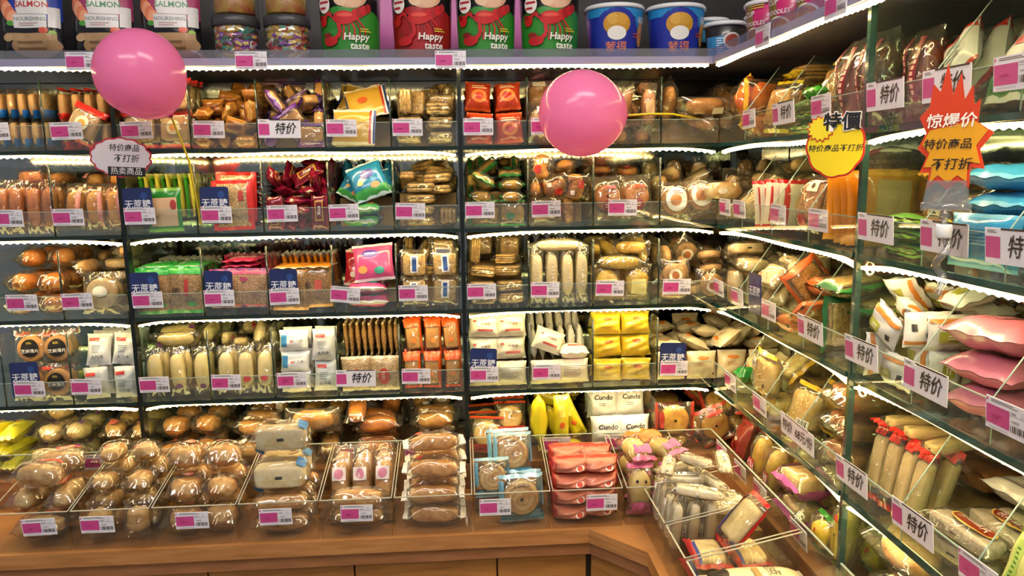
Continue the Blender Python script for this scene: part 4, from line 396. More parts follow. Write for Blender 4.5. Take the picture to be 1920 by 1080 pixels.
# ------------------------------------------------------------------ packing of the bins (bin axes: u along the front, d inwards, z up)
def bin_matrix(b):
    z = ZROW[b['row']]
    if b['side'] == 'B': return Matrix.Translation((b['a'], .004, z))
    if b['side'] == 'BL': return Matrix.Translation((b['a'], -.223, z))
    x = XR + .004 if b['side'] == 'R' else XR - .223
    return Matrix.Translation((x, -b['a'], z)) @ Matrix.Rotation(-math.pi / 2, 4, 'Z')
R_ = math.radians
def placed(b, L, li):
    """poses (u, d, z, rx, ry, rz) of a packed layer"""
    k, w, h, t, o = PR[L['p']]
    rnd = random.Random(zlib.crc32((b['id'] + str(li)).encode()))
    j = L.get('jit', 3); lean = L.get('lean', 0); roll = L.get('roll', 0); z0 = L.get('z0', 0.0); d0 = L.get('d0', .012)
    c, r, l = L['c'], L['r'], L['l']; out = []
    W = b['W'] if b['id'][1:] not in ('C4',) else .14
    if L['mode'] == 'stand': eu, ed, ez = w, t, h
    elif L['mode'] == 'edge': eu, ed, ez = t, w, h
    else: eu, ed, ez = (w, h, t) if L.get('rz', 0) == 0 else (h, w, t)
    du = L.get('du', (W - .006) / c); dd = L.get('dd', ed * 1.06)
    if 'u0' in L: us = [L['u0'] + i * du for i in range(c)]
    else: us = [W / 2 + (i - (c - 1) / 2) * min(du, max(du, 0)) for i in range(c)]
    if b['id'][1:] == 'C4' and 'u0' not in L: us = [.005 + w / 2 + i * (w + .004) for i in range(c)]
    for q in range(l):
        for n in range(r):
            for u in us:
                jj = lambda s=1.0: rnd.uniform(-j, j) * s
                top = abs(math.sin(R_(lean))) * ez / 2
                d = d0 + ed / 2 + n * dd + (top if L['mode'] == 'stand' else 0)
                z = z0 + ez / 2 * (math.cos(R_(lean)) if L['mode'] != 'flat' else 1) + q * ez * 1.03 + .001
                if L['mode'] == 'stand':
                    z += abs(math.sin(R_(lean))) * t / 2 + abs(math.sin(R_(roll))) * w * .35
                    out.append((u + rnd.uniform(-.002, .002), d, z, -lean + jj(.5), roll + jj(.6), jj()))
                elif L['mode'] == 'edge':
                    out.append((u, d + rnd.uniform(0, .006), z, -lean * .6 + jj(.3), jj(.8), 90 + jj(.5)))
                else:
                    out.append((u + rnd.uniform(-.003, .003), d, z, -90 + jj(.35), jj(.35), L.get('rz', 0) + jj()))
    return out

def fitted(b, p, u, d, z, rx, ry, rz):
    """keeps a pack inside the panes of its bin: shifts it, and shrinks it a little where it is too wide"""
    k, w, h, t, o = PR[p]; W = b['W']; H = ROWH[b['row']] - .012 if b['row'] < 6 else .3; s = 1.0
    Rm = Euler((R_(rx), R_(ry), R_(rz))).to_matrix()
    ext = [sum(abs(Rm[i][j]) * e for j, e in enumerate((w * .50, t * .53, h * (.56 if k == 'clear' and not o.get('lr') else .5)))) for i in range(3)]
    for i, room in ((0, W - .008), (2, H)):
        if 2 * ext[i] * s > room: s = max(.72, room / (2 * ext[i]))
    e = [x * s for x in ext]
    u = min(max(u, e[0] + .004), W - e[0] - .004) if 2 * e[0] < W - .008 else W / 2
    d = max(d, e[1] + .0045); z = max(z - (ext[2] - e[2]), e[2] + .001)
    if b['row'] < 6: z = min(z, H - e[2])
    return u, d, z, s
TAG_CENTRE = {'1R2': .187, '1R3': .356, '1R4': .504, '1R5': .695, '1R6': .831, '1R7': .95, '2R1': .06, '2R2': .15, '2R3': .352, '2R4': .514, '2R5': .692, '2R6': .849, '2R7': .973,
              '3R1': .034, '3R2': .167, '3R3': .326, '3R4': .505, '3R5': .674, '3R6': .834, '3R7': .985, '4R1': .13, '4R2': .30, '4R3': .474, '4R5': .668, '4R6': .829, '4R7': .961,
              '5R1': .09, '5R2': .209, '5R3': .32, '5R4': .50}

# ------------------------------------------------------------------ materials
MATS = {}
def lin(h):
    h = h.lstrip('#'); out = []
    for i in (0, 2, 4):
        c = int(h[i:i + 2], 16) / 255
        out.append(c / 12.92 if c <= .04045 else ((c + .055) / 1.055) ** 2.4)
    return (*out, 1.0)
class NT:
    def __init__(s, name):
        s.m = bpy.data.materials.new(name); s.m.use_nodes = True; s.t = s.m.node_tree; s.t.nodes.clear()
        s.out = s.n('ShaderNodeOutputMaterial')
    def n(s, ty, **k):
        nd = s.t.nodes.new(ty)
        for a, v in k.items(): setattr(nd, a, v)
        return nd
    def l(s, a, b): s.t.links.new(a, b)
    def coord(s): return s.n('ShaderNodeTexCoord').outputs['Object']
    def noise(s, scale, detail=2.0, rough=.5):
        x = s.n('ShaderNodeTexNoise'); x.inputs['Scale'].default_value = scale; x.inputs['Detail'].default_value = detail
        x.inputs['Roughness'].default_value = rough; s.l(s.coord(), x.inputs['Vector']); return x
    def bump(s, h, strength, dist):
        b = s.n('ShaderNodeBump'); b.inputs['Strength'].default_value = strength; b.inputs['Distance'].default_value = dist
        s.l(h, b.inputs['Height']); return b.outputs['Normal']
    def mixc(s, f, a, b):
        x = s.n('ShaderNodeMix', data_type='RGBA'); 
        if hasattr(f, 'links'): s.l(f, x.inputs[0])
        else: x.inputs[0].default_value = f
        for v, i in ((a, 6), (b, 7)):
            if hasattr(v, 'links'): s.l(v, x.inputs[i])
            else: x.inputs[i].default_value = v
        return x.outputs[2]
    def vary(s, col, lo=.82, hi=1.1):
        oi = s.n('ShaderNodeObjectInfo'); mr = s.n('ShaderNodeMapRange'); mr.inputs['To Min'].default_value = lo; mr.inputs['To Max'].default_value = hi
        s.l(oi.outputs['Random'], mr.inputs['Value'])
        h = s.n('ShaderNodeHueSaturation'); s.l(mr.outputs[0], h.inputs['Value'])
        if hasattr(col, 'links'): s.l(col, h.inputs['Color'])
        else: h.inputs['Color'].default_value = col
        return h.outputs[0]
    def pbsdf(s, col, rough=.5, **k):
        p = s.n('ShaderNodeBsdfPrincipled'); p.inputs['Roughness'].default_value = rough
        if hasattr(col, 'links'): s.l(col, p.inputs['Base Color'])
        else: p.inputs['Base Color'].default_value = col
        for a, v in k.items(): p.inputs[a.replace('_', ' ')].default_value = v
        s.l(p.outputs[0], s.out.inputs[0]); return p
def cached(f):
    def g(*a, **k):
        key = (f.__name__, a, tuple(sorted(k.items())))
        if key not in MATS: MATS[key] = f(*a, **k)
        return MATS[key]
    return g
@cached
def m_plain(hexc, rough=.5, metal=0.0, coat=0.0):
    n = NT('paint'); n.pbsdf(lin(hexc), rough, Metallic=metal, Coat_Weight=coat); return n.m
@cached
def m_ink(hexc):
    n = NT('ink'); n.pbsdf(lin(hexc), .35, Coat_Weight=.25, Coat_Roughness=.15); return n.m
@cached
def m_film(hexc, gloss=.22, grain=0):
    n = NT('printed_film'); c = tuple(x ** 1.1 * .95 for x in lin(hexc)[:3]) + (1,)
    col = n.vary(c, .86, 1.08)
    if grain:
        v = n.n('ShaderNodeTexVoronoi'); v.inputs['Scale'].default_value = 330; n.l(n.coord(), v.inputs['Vector'])
        r = n.n('ShaderNodeValToRGB'); r.color_ramp.elements[0].position = .2; r.color_ramp.elements[1].position = .55; n.l(v.outputs['Distance'], r.inputs[0])
        col = n.mixc(r.outputs[0], tuple(min(1, x * 1.35) for x in c[:3]) + (1,), tuple(x * .55 for x in c[:3]) + (1,))
    p = n.pbsdf(col, gloss, Coat_Weight=.35, Coat_Roughness=.1)
    nz = n.noise(22, 2.5, .55); nz.noise_type = 'RIDGED_MULTIFRACTAL'; nz.inputs['Distortion'].default_value = .5; n.l(n.bump(nz.outputs[0], .4, .007), p.inputs['Normal']); return n.m
@cached
def m_clear(tint='#fbf8f2'):
    n = NT('clear_film'); nz = n.noise(26, 2.5, .55); nz.noise_type = 'RIDGED_MULTIFRACTAL'; nz.inputs['Distortion'].default_value = .6
    nrm = n.bump(nz.outputs[0], 1.0, .009)
    lw = n.n('ShaderNodeLayerWeight'); lw.inputs['Blend'].default_value = .42; n.l(nrm, lw.inputs['Normal'])
    mr = n.n('ShaderNodeMapRange'); mr.inputs['To Min'].default_value = .10; mr.inputs['To Max'].default_value = .6
    pw = n.n('ShaderNodeMath', operation='POWER'); pw.inputs[1].default_value = 2.2; n.l(lw.outputs['Facing'], pw.inputs[0]); n.l(pw.outputs[0], mr.inputs['Value'])
    tr = n.n('ShaderNodeBsdfTransparent'); tr.inputs[0].default_value = lin(tint)
    gl = n.n('ShaderNodeBsdfGlossy'); gl.inputs['Roughness'].default_value = .09; n.l(nrm, gl.inputs['Normal'])
    df = n.n('ShaderNodeBsdfDiffuse'); df.inputs[0].default_value = lin('#e8e4da')
    a = n.n('ShaderNodeMixShader'); n.l(mr.outputs[0], a.inputs[0]); n.l(tr.outputs[0], a.inputs[1]); n.l(gl.outputs[0], a.inputs[2])
    b = n.n('ShaderNodeMixShader'); b.inputs[0].default_value = .025; n.l(a.outputs[0], b.inputs[1]); n.l(df.outputs[0], b.inputs[2])
    n.l(b.outputs[0], n.out.inputs[0]); return n.m
@cached
def m_glass(tint='#eef6f0', refl=.06, milk=.03):
    n = NT('clear_glass')
    lw = n.n('ShaderNodeLayerWeight'); lw.inputs['Blend'].default_value = .25
    mr = n.n('ShaderNodeMapRange'); mr.inputs['To Min'].default_value = refl; mr.inputs['To Max'].default_value = .6
    pw = n.n('ShaderNodeMath', operation='POWER'); pw.inputs[1].default_value = 3; n.l(lw.outputs['Facing'], pw.inputs[0]); n.l(pw.outputs[0], mr.inputs['Value'])
    tr = n.n('ShaderNodeBsdfTransparent'); tr.inputs[0].default_value = lin(tint)
    gl = n.n('ShaderNodeBsdfGlossy'); gl.inputs['Roughness'].default_value = .03
    df = n.n('ShaderNodeBsdfDiffuse'); df.inputs[0].default_value = lin('#cfd6d2')
    a = n.n('ShaderNodeMixShader'); n.l(mr.outputs[0], a.inputs[0]); n.l(tr.outputs[0], a.inputs[1]); n.l(gl.outputs[0], a.inputs[2])
    b = n.n('ShaderNodeMixShader'); b.inputs[0].default_value = milk; n.l(a.outputs[0], b.inputs[1]); n.l(df.outputs[0], b.inputs[2])
    n.l(b.outputs[0], n.out.inputs[0]); return n.m
@cached
def m_bread(c1, c2, kind='bread'):
    n = NT(kind); a, b = (tuple(x ** 1.12 for x in lin(c)[:3]) + (1,) for c in (c1, c2))
    nz = n.noise(38 if kind == 'bread' else 90, 3, .6)
    r = n.n('ShaderNodeValToRGB'); r.color_ramp.elements[0].position = .40; r.color_ramp.elements[1].position = .72; n.l(nz.outputs[0], r.inputs[0])
    col = n.mixc(r.outputs[0], a, b)
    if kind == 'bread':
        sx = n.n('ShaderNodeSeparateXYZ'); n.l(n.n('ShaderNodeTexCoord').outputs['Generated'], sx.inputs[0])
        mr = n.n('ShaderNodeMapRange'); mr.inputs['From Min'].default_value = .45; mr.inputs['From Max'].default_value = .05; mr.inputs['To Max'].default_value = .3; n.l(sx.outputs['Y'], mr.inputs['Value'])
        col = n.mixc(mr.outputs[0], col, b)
    if kind == 'wafer':
        v = n.n('ShaderNodeTexVoronoi'); v.inputs['Scale'].default_value = 260; n.l(n.coord(), v.inputs['Vector'])
        r2 = n.n('ShaderNodeValToRGB'); r2.color_ramp.elements[0].position = .1; r2.color_ramp.elements[1].position = .3; n.l(v.outputs['Distance'], r2.inputs[0])
        col = n.mixc(r2.outputs[0], lin('#f0e2b8'), col)
    p = n.pbsdf(n.vary(col, .8, 1.12), .42, Coat_Weight=.15)
    n.l(n.bump(nz.outputs[0], .5, .004), p.inputs['Normal']); return n.m
@cached
def m_emit(hexc, s):
    n = NT('led_light'); e = n.n('ShaderNodeEmission'); e.inputs[0].default_value = lin(hexc); e.inputs[1].default_value = s
    n.l(e.outputs[0], n.out.inputs[0]); return n.m
@cached
def m_wood(c1, c2):
    n = NT('wood'); mp = n.n('ShaderNodeMapping'); mp.inputs['Scale'].default_value = (1.5, 1.5, 14); n.l(n.coord(), mp.inputs['Vector'])
    nz = n.n('ShaderNodeTexNoise'); nz.inputs['Scale'].default_value = 6; nz.inputs['Detail'].default_value = 5; n.l(mp.outputs[0], nz.inputs['Vector'])
    r = n.n('ShaderNodeValToRGB'); r.color_ramp.elements[0].position = .35; r.color_ramp.elements[1].position = .7; n.l(nz.outputs[0], r.inputs[0])
    n.pbsdf(n.mixc(r.outputs[0], lin(c1), lin(c2)), .38); return n.m
@cached
def m_mirror():
    n = NT('mirror'); n.pbsdf((.36, .38, .37, 1), .07, Metallic=1.0); return n.m
@cached
def m_balloon():
    n = NT('balloon_rubber'); p = n.pbsdf(lin('#ff9ad4'), .22, Coat_Weight=.3, Coat_Roughness=.12)
    tl = n.n('ShaderNodeBsdfTranslucent'); tl.inputs[0].default_value = lin('#ffa8d8')
    a = n.n('ShaderNodeMixShader'); a.inputs[0].default_value = .5; n.l(p.outputs[0], a.inputs[1]); n.l(tl.outputs[0], a.inputs[2]); n.l(a.outputs[0], n.out.inputs[0]); return n.m

# ------------------------------------------------------------------ mesh helpers
class MB:
    def __init__(s): s.v = []; s.f = []; s.mi = []; s.mats = []; s.sm = []
    def slot(s, m):
        if m not in s.mats: s.mats.append(m)
        return s.mats.index(m)
    def add(s, v, f, m, smooth=True):
        b = len(s.v); s.v += [tuple(x) for x in v]; i = s.slot(m)
        for q in f: s.f.append(tuple(b + k for k in q)); s.mi.append(i); s.sm.append(smooth)
    def box(s, x0, x1, y0, y1, z0, z1, m):
        v = [(x, y, z) for x in (x0, x1) for y in (y0, y1) for z in (z0, z1)]
        s.add(v, [(0, 1, 3, 2), (4, 6, 7, 5), (0, 4, 5, 1), (2, 3, 7, 6), (0, 2, 6, 4), (1, 5, 7, 3)], m, False)
    def grid(s, fn, nu, nv, m, closed=False, smooth=True, mat_fn=None):
        v = [fn(i / nu, j / nv) for j in range(nv + 1) for i in range(nu + (0 if closed else 1))]
        k = nu if closed else nu + 1
        f = [(j * k + i, j * k + (i + 1) % k, (j + 1) * k + (i + 1) % k, (j + 1) * k + i) for j in range(nv) for i in range(nu)]
        if mat_fn is None: s.add(v, f, m, smooth)
        else:
            b = len(s.v); s.v += [tuple(x) for x in v]
            for n, q in enumerate(f):
                s.f.append(tuple(b + x for x in q)); s.mi.append(s.slot(mat_fn(n % nu, n // nu))); s.sm.append(smooth)
    def lathe(s, prof, n, m, cap=True, c=(0, 0, 0)):
        v = [(c[0] + r * math.cos(2 * math.pi * i / n), c[1] + r * math.sin(2 * math.pi * i / n), c[2] + z) for r, z in prof for i in range(n)]
        f = [(j * n + i, j * n + (i + 1) % n, (j + 1) * n + (i + 1) % n, (j + 1) * n + i) for j in range(len(prof) - 1) for i in range(n)]
        if cap: f += [tuple(range(n - 1, -1, -1)), tuple((len(prof) - 1) * n + i for i in range(n))]
        s.add(v, f, m)
    def tube(s, pts, r, n, m):
        pts = [Vector(p) for p in pts]; v = []
        for i, p in enumerate(pts):
            d = (pts[min(i + 1, len(pts) - 1)] - pts[max(i - 1, 0)]).normalized()
            a = d.orthogonal().normalized(); b = d.cross(a)
            v += [p + (a * math.cos(2 * math.pi * k / n) + b * math.sin(2 * math.pi * k / n)) * r for k in range(n)]
        f = [(j * n + i, j * n + (i + 1) % n, (j + 1) * n + (i + 1) % n, (j + 1) * n + i) for j in range(len(pts) - 1) for i in range(n)]
        s.add(v, f + [tuple(range(n - 1, -1, -1)), tuple((len(pts) - 1) * n + i for i in range(n))], m)
    def prism(s, poly, y0, y1, m, axis='y'):
        n = len(poly)
        if axis == 'y': v = [(x, y0, z) for x, z in poly] + [(x, y1, z) for x, z in poly]
        else: v = [(x, y, y0) for x, y in poly] + [(x, y, y1) for x, y in poly]
        s.add(v, [tuple(range(n)), tuple(range(2 * n - 1, n - 1, -1))] + [(i, n + i, n + (i + 1) % n, (i + 1) % n) for i in range(n)], m, False)
    def mesh(s, name):
        me = bpy.data.meshes.new(name); me.from_pydata(s.v, [], s.f)
        for m in s.mats: me.materials.append(m)
        me.polygons.foreach_set('material_index', s.mi); me.polygons.foreach_set('use_smooth', s.sm); me.update(); return me
    def build(s, name, parent=None):
        o = bpy.data.objects.new(name, s.mesh(name)); COL.objects.link(o)
        if parent is not None: o.parent = parent
        return o
def tag(o, label=None, cat=None, group=None, kind=None):
    for k, v in (('label', label), ('category', cat), ('group', group), ('kind', kind)):
        if v: o[k] = v
    return o
def empty(name, m=None):
    o = bpy.data.objects.new(name, None); COL.objects.link(o); o.empty_display_size = .02
    if m is not None: o.matrix_world = m
    return o

# ------------------------------------------------------------------ writing and flat print
TXT = {}
def text_geo(s, bold=0.0, shear=0.0):
    k = (s, bold, shear)
    if k not in TXT:
        c = bpy.data.curves.new('lettering', 'FONT'); c.body = s; c.offset = bold; c.shear = shear; c.resolution_u = 2
        c.align_x = 'CENTER'; c.align_y = 'CENTER'; c.fill_mode = 'FRONT'
        o = bpy.data.objects.new('lettering', c); COL.objects.link(o); bpy.context.view_layer.update()
        me = bpy.data.meshes.new_from_object(o.evaluated_get(bpy.context.evaluated_depsgraph_get()))
        TXT[k] = ([(v.co.x, v.co.y) for v in me.vertices], [tuple(p.vertices) for p in me.polygons])
        bpy.data.objects.remove(o); bpy.data.curves.remove(c); bpy.data.meshes.remove(me)
    return TXT[k]
def prints(mb, items, w, h, surf, off=.0008):
    """items in face units (-1..1); surf(x, z, lift) gives the point on the face"""
    hw, hh = w / 2, h / 2
    for n, it in enumerate(items):
        k = it[0]; lift = off + n * .0002
        if k in ('rect', 'ell'):
            _, x, z, a, b, c = it
            if k == 'rect':
                mb.grid(lambda u, v: surf((x + (u - .5) * a) * hw, (z + (v - .5) * b) * hh, lift), 28 if a > 1.2 else 6, 6, m_ink(c))
            else:
                mb.grid(lambda u, v: surf((x + .5 * a * v * math.cos(u * 2 * math.pi)) * hw, (z + .5 * b * v * math.sin(u * 2 * math.pi)) * hh, lift), 24 if a > 1 else 18, 10 if a > 1 else 4, m_ink(c), closed=True)
        elif k == 'txt':
            s, x, z, sz, c = it[1:6]; vs, fs = text_geo(s, .02 if s.isascii() else 0.0, .12 if len(it) > 6 else 0)
            e = sz * hh
            mb.add([surf(x * hw + p[0] * e, z * hh + p[1] * e, lift) for p in vs], fs, m_ink(c))
        elif k == 'lines':
            _, x, z, a, b, c = it; rnd = random.Random(int(abs(x * 77 + z * 31 + a * 13) * 100)); q = max(2, int(b / .12)) if a > .25 else 1
            if a <= .25:
                for i in range(int(b / .14)):
                    zz = z - b / 2 + i * .14
                    mb.grid(lambda u, v: surf((x + (u - .5) * a * rnd.uniform(.6, 1)) * hw, (zz + v * .09) * hh, lift), 1, 1, m_ink(c))
            else:
                for i in range(q):
                    zz = z - b / 2 + (i + .5) * b / q; L = a * rnd.uniform(.6, 1)
                    mb.grid(lambda u, v: surf((x - a / 2 + u * L) * hw, (zz + (v - .5) * b / q * .42) * hh, lift), 5, 1, m_ink(c))
        elif k == 'stroke':
            pts, wd, c = it[1:]
            for (xa, za), (xb, zb) in zip(pts, pts[1:]):
                L = math.hypot(xb - xa, zb - za); nx, nz = -(zb - za) / L * wd / 2, (xb - xa) / L * wd / 2
                mb.grid(lambda u, v: surf((xa + (xb - xa) * u + nx * (2 * v - 1)) * hw, (za + (zb - za) * u + nz * (2 * v - 1)) * hh, lift), 3, 1, m_ink(c))
        elif k == 'bars':
            _, x, z, a, b, c = it
            for i in range(9):
                mb.grid(lambda u, v: surf((x - a / 2 + (i + u * (.3 + .35 * (i * 7 % 3) / 2)) * a / 9) * hw, (z + (v - .5) * b) * hh, lift), 1, 2, m_ink(c))

# ------------------------------------------------------------------ packs
def superell(mb, a, b, c, e, m, nu=18, nv=10, noise=0.0, seed=0, ridges=0, axis='z', off=(0, 0, 0)):
    rnd = random.Random(seed); ph = [rnd.uniform(0, 6.28) for _ in range(4)]
    sp = lambda t, k: math.copysign(abs(t) ** k, t)
    def fn(u, v):
        th = u * 2 * math.pi; p = (v - .5) * math.pi * .999
        x = a * sp(math.cos(p), e) * sp(math.cos(th), e); y = b * sp(math.cos(p), e) * sp(math.sin(th), e); z = c * sp(math.sin(p), e)
        if axis == 'x': x, y, z = a * sp(math.sin(p), e), b * sp(math.cos(p), e) * sp(math.cos(th), e), c * sp(math.cos(p), e) * sp(math.sin(th), e)
        k = 1 + noise * (math.sin(3 * th + ph[0]) * .5 + math.sin(5 * p + ph[1]) + math.sin(2 * th + 4 * p + ph[2]) * .7)
        if ridges:
            q = (z / c if axis == 'z' else x / a); r = 1 - .10 * (0.5 + .5 * math.cos(q * ridges * math.pi)) ** 2
            if axis == 'z': x *= r; y *= r
            else: y *= r; z *= r
        return (off[0] + x * k, off[1] + y * k, off[2] + z * k)
    mb.grid(fn, nu, nv, m, closed=True)
def pillow_fn(w, h, t, lr, seed, soft):
    rnd = random.Random(seed); ph = [rnd.uniform(0, 6.28) for _ in range(6)]; f = [rnd.uniform(2, 5) for _ in range(4)]
    fin = .09
    def half(x, z):
        u, v = x / (w / 2), z / (h / 2)
        if lr: u, v = v, u
        v = v / (1 - fin)
        au, av = min(1, abs(u)), min(1, abs(v))
        base = (1 - au ** 4) ** .5 * (1 - av ** 3.2) ** .62
        wr = 1 + soft * (math.sin(f[0] * u + f[1] * v + ph[0]) * .5 + math.sin(f[2] * v * 1.6 - f[3] * u + ph[1]) * .5 + av ** 3 * math.sin(11 * u + ph[2]) * .9)
        return max(0.0, t / 2 * base * wr)
    return half
def pack_meshes(name, seed):
    kind, w, h, t, o = PR[name]; lr = o.get('lr', 0); soft = o.get('soft', .16)
    if o['obj'] in ('cake_tray',): soft = .01
    half = pillow_fn(w, h, t, lr, seed, soft); rnd = random.Random(seed + 5)
    skin = m_film(o['col'], o.get('gloss', .22), o.get('grain', 0)) if kind == 'film' else m_clear(o.get('tint', '#fbf8f2'))
    ends = skin
    if o.get('ends'):
        e = lin(o['ends']); pale = e[0] > .5 and e[1] > .42 and e[2] > .2
        ends = m_clear('#f4f2ea') if kind == 'clear' and pale and not lr else m_film(o['ends'], .25)
    w0, h0 = w, h
    if kind == 'clear': w, h = (w * 1.03, h * 1.12) if not lr else (w * 1.1, h * 1.03); half = pillow_fn(w, h, t, lr, seed, soft)
    jag = [rnd.uniform(-1, 1) for _ in range(40)]
    mb = MB(); nu, nv = 12, 14
    def pt(i, j, side):
        u, v = (i / nu) * 2 - 1, (j / nv) * 2 - 1
        # fold in the sides where the pack is thick, as a filled bag does
        a, b = (u, v) if not lr else (v, u)
        pin = 1 - .07 * (1 - abs(b) ** 2) * 1.0
        a2 = a * pin; b2 = b * (1 + .012 * jag[(i if not lr else j) % 20])
        x, z = (a2 * w / 2, b2 * h / 2) if not lr else (b2 * w / 2, a2 * h / 2)
        y = half(x / (pin if not lr else 1), z / (pin if lr else 1)) 
        if abs(b) > .93: y = .0004
        wob = .0018 * math.sin(9 * a + seed) * (abs(b) ** 6)
        return (x, (-y if side == 0 else y) + wob, z)
    for side in (0, 1):
        def mf(i, j):
            q = j if not lr else i; k = nv if not lr else nu
            return ends if q in (0, k - 1) else skin
        fn = (lambda u, v: pt(round(u * nu), round(v * nv), 0)) if side == 0 else (lambda u, v: pt(nu - round(u * nu), round(v * nv), 1))
        mb.grid(fn, nu, nv, skin, mat_fn=mf)
    parts = [(o['obj'], mb)]
    if kind == 'clear':
        W1, H1 = w, h; w, h = w0, h0
        c = MB(); core = o['core']; nm = {'bun': 'bread', 'loaf': 'bread', 'loaf_h': 'bread', 'slab': 'cake', 'wafer': 'wafer', 'slices': 'biscuit', 'disc': 'pastry', 'swiss': 'swiss_roll', 'beads': 'milk_ball'}[core]
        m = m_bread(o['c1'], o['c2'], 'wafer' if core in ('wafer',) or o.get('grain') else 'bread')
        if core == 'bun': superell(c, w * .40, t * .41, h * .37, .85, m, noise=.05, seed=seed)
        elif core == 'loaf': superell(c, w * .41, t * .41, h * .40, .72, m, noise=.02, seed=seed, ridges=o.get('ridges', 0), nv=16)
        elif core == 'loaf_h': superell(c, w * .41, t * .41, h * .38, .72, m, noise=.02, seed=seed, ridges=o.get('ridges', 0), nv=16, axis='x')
        elif core == 'slab': superell(c, w * .41, t * .33, h * .38, .3, m, nu=20, noise=.008, seed=seed)
        elif core == 'wafer':
            k = o['n']
            for i in range(k): superell(c, w * .41, t * .36 / k, h * .38, .28, m, nu=16, nv=6, off=(rnd.uniform(-.02, .02) * w, -t * .36 + t * .72 * (i + .5) / k, rnd.uniform(-.02, .02) * h))
        elif core == 'slices':
            k = o['n']
            for i in range(k): superell(c, w * .2, t * .34, h * .3, .7, m, nu=12, nv=8, noise=.06, seed=seed + i, off=((i + .5 - k / 2) / k * w * .75, rnd.uniform(-.05, .05) * t, rnd.uniform(-.08, .08) * h))
        elif core in ('disc', 'swiss'):
            r = min(w, h) * .41
            superell(c, r, t * .34, r, .5, m, nu=24, nv=8, axis='x') if False else c.grid(lambda u, v: ((lambda p, a: (r * abs(math.cos(p)) ** .35 * math.cos(a), t * .34 * math.copysign(abs(math.sin(p)) ** .5, math.sin(p)), r * abs(math.cos(p)) ** .35 * math.sin(a)))((v - .5) * math.pi * .999, u * 2 * math.pi)), 24, 10, m, closed=True)
            if core == 'swiss':
                mm = m_bread(o['c2'], o['c2'])
                for s in (-1, 1):
                    c.grid(lambda u, v: (lambda a, q: (q * math.cos(a), s * (t * .335 + .001), q * math.sin(a)))(u * 5.2 * math.pi, r * (.08 + .8 * u + .05 * v)), 60, 1, mm)
        elif core == 'beads':
            for i in range(60):
                a = [rnd.uniform(-.36, .36) * w, rnd.uniform(-.3, .3) * t, rnd.uniform(-.36, .36) * h]
                superell(c, .009, .009, .009, 1, m, nu=8, nv=5, off=a)
        parts.append((nm, c)); w, h = W1, H1
    if o.get('pr'):
        p = MB()
        def sf(s):
            def surf(x, z, lift):
                pin = 1 - .07 * (1 - min(1, abs((x / (w / 2)) if lr else (z / (h / 2)))) ** 2)
                y = half(x / (pin if not lr else 1), z / (pin if lr else 1)) + lift
                return (x, -y, z) if s == 0 else (-x, y, z)
            return surf
        for s in (0, 1): prints(p, o['pr'], w, h, sf(s))
        parts.append(('print', p))
    return parts
PROTO = {}
def pack(name, variant):
    k = (name, variant)
    if k not in PROTO:
        PROTO[k] = [(n, mb.mesh(n)) for n, mb in pack_meshes(name, zlib.crc32((name + str(variant)).encode()) % 9973)]
    return PROTO[k]
def put_pack(name, variant, mat, label, group):
    ps = pack(name, variant); cat = PR[name][4]['obj'].replace('_', ' ').split()
    cat = ' '.join(cat[-2:])
    root = bpy.data.objects.new(ps[0][0], ps[0][1]); COL.objects.link(root); root.matrix_world = mat
    tag(root, label, cat, group)
    for n, me in ps[1:]:
        c = bpy.data.objects.new(n, me); COL.objects.link(c); c.parent = root
        if n == 'milk_ball': c['kind'] = 'stuff'
    return root

# ------------------------------------------------------------------ the shop: lamps, walls, floor
def build_room():
    fl = MB(); fl.box(-3, 1.0, -4, .34, -.05, 0, m_plain('#8d877c', .3)); tag(fl.build('floor'), 'grey tiled shop floor below the counter', kind='structure')
    b = MB(); b.box(-3, 1.0, .34, .40, 0, 2.8, m_plain('#8b8f96', .6)); tag(b.build('wall_back'), kind='structure')
    b = MB(); b.box(.94, 1.0, -4, .34, 0, 2.8, m_plain('#8b8f96', .6)); tag(b.build('wall_right'), kind='structure')
    c = MB(); c.box(-3, 1.0, -4, .40, 2.8, 2.86, m_plain('#c9ccd2', .7)); tag(c.build('ceiling'), kind='structure')
    for i, (p, e) in enumerate(CEILING_LAMPS):
        r = empty('ceiling_lamp', Matrix.Translation(p)); tag(r, 'flat ceiling lamp panel over the shop aisle', 'lamp', 'ceiling lamp panels')
        m = MB(); m.box(-.62, .62, -.17, .17, .03, .08, m_plain('#dfe2e6', .4)); m.build('housing', r)
        m = MB(); m.box(-.6, .6, -.15, .15, .02, .03, m_emit('#fff6ea', e)); m.build('diffuser', r)
    # mirrors behind the shelving
    r = MB(); r.box(-1.3, .94, .325, .335, .72, 1.735, m_mirror()); tag(r.build('back_mirror'), 'dim mirror panel behind the long shelving', 'mirror')
    r = MB(); r.box(.925, .935, -1.45, .32, .72, 1.735, m_mirror()); tag(r.build('side_mirror'), 'dim mirror panel behind the side shelving', 'mirror')

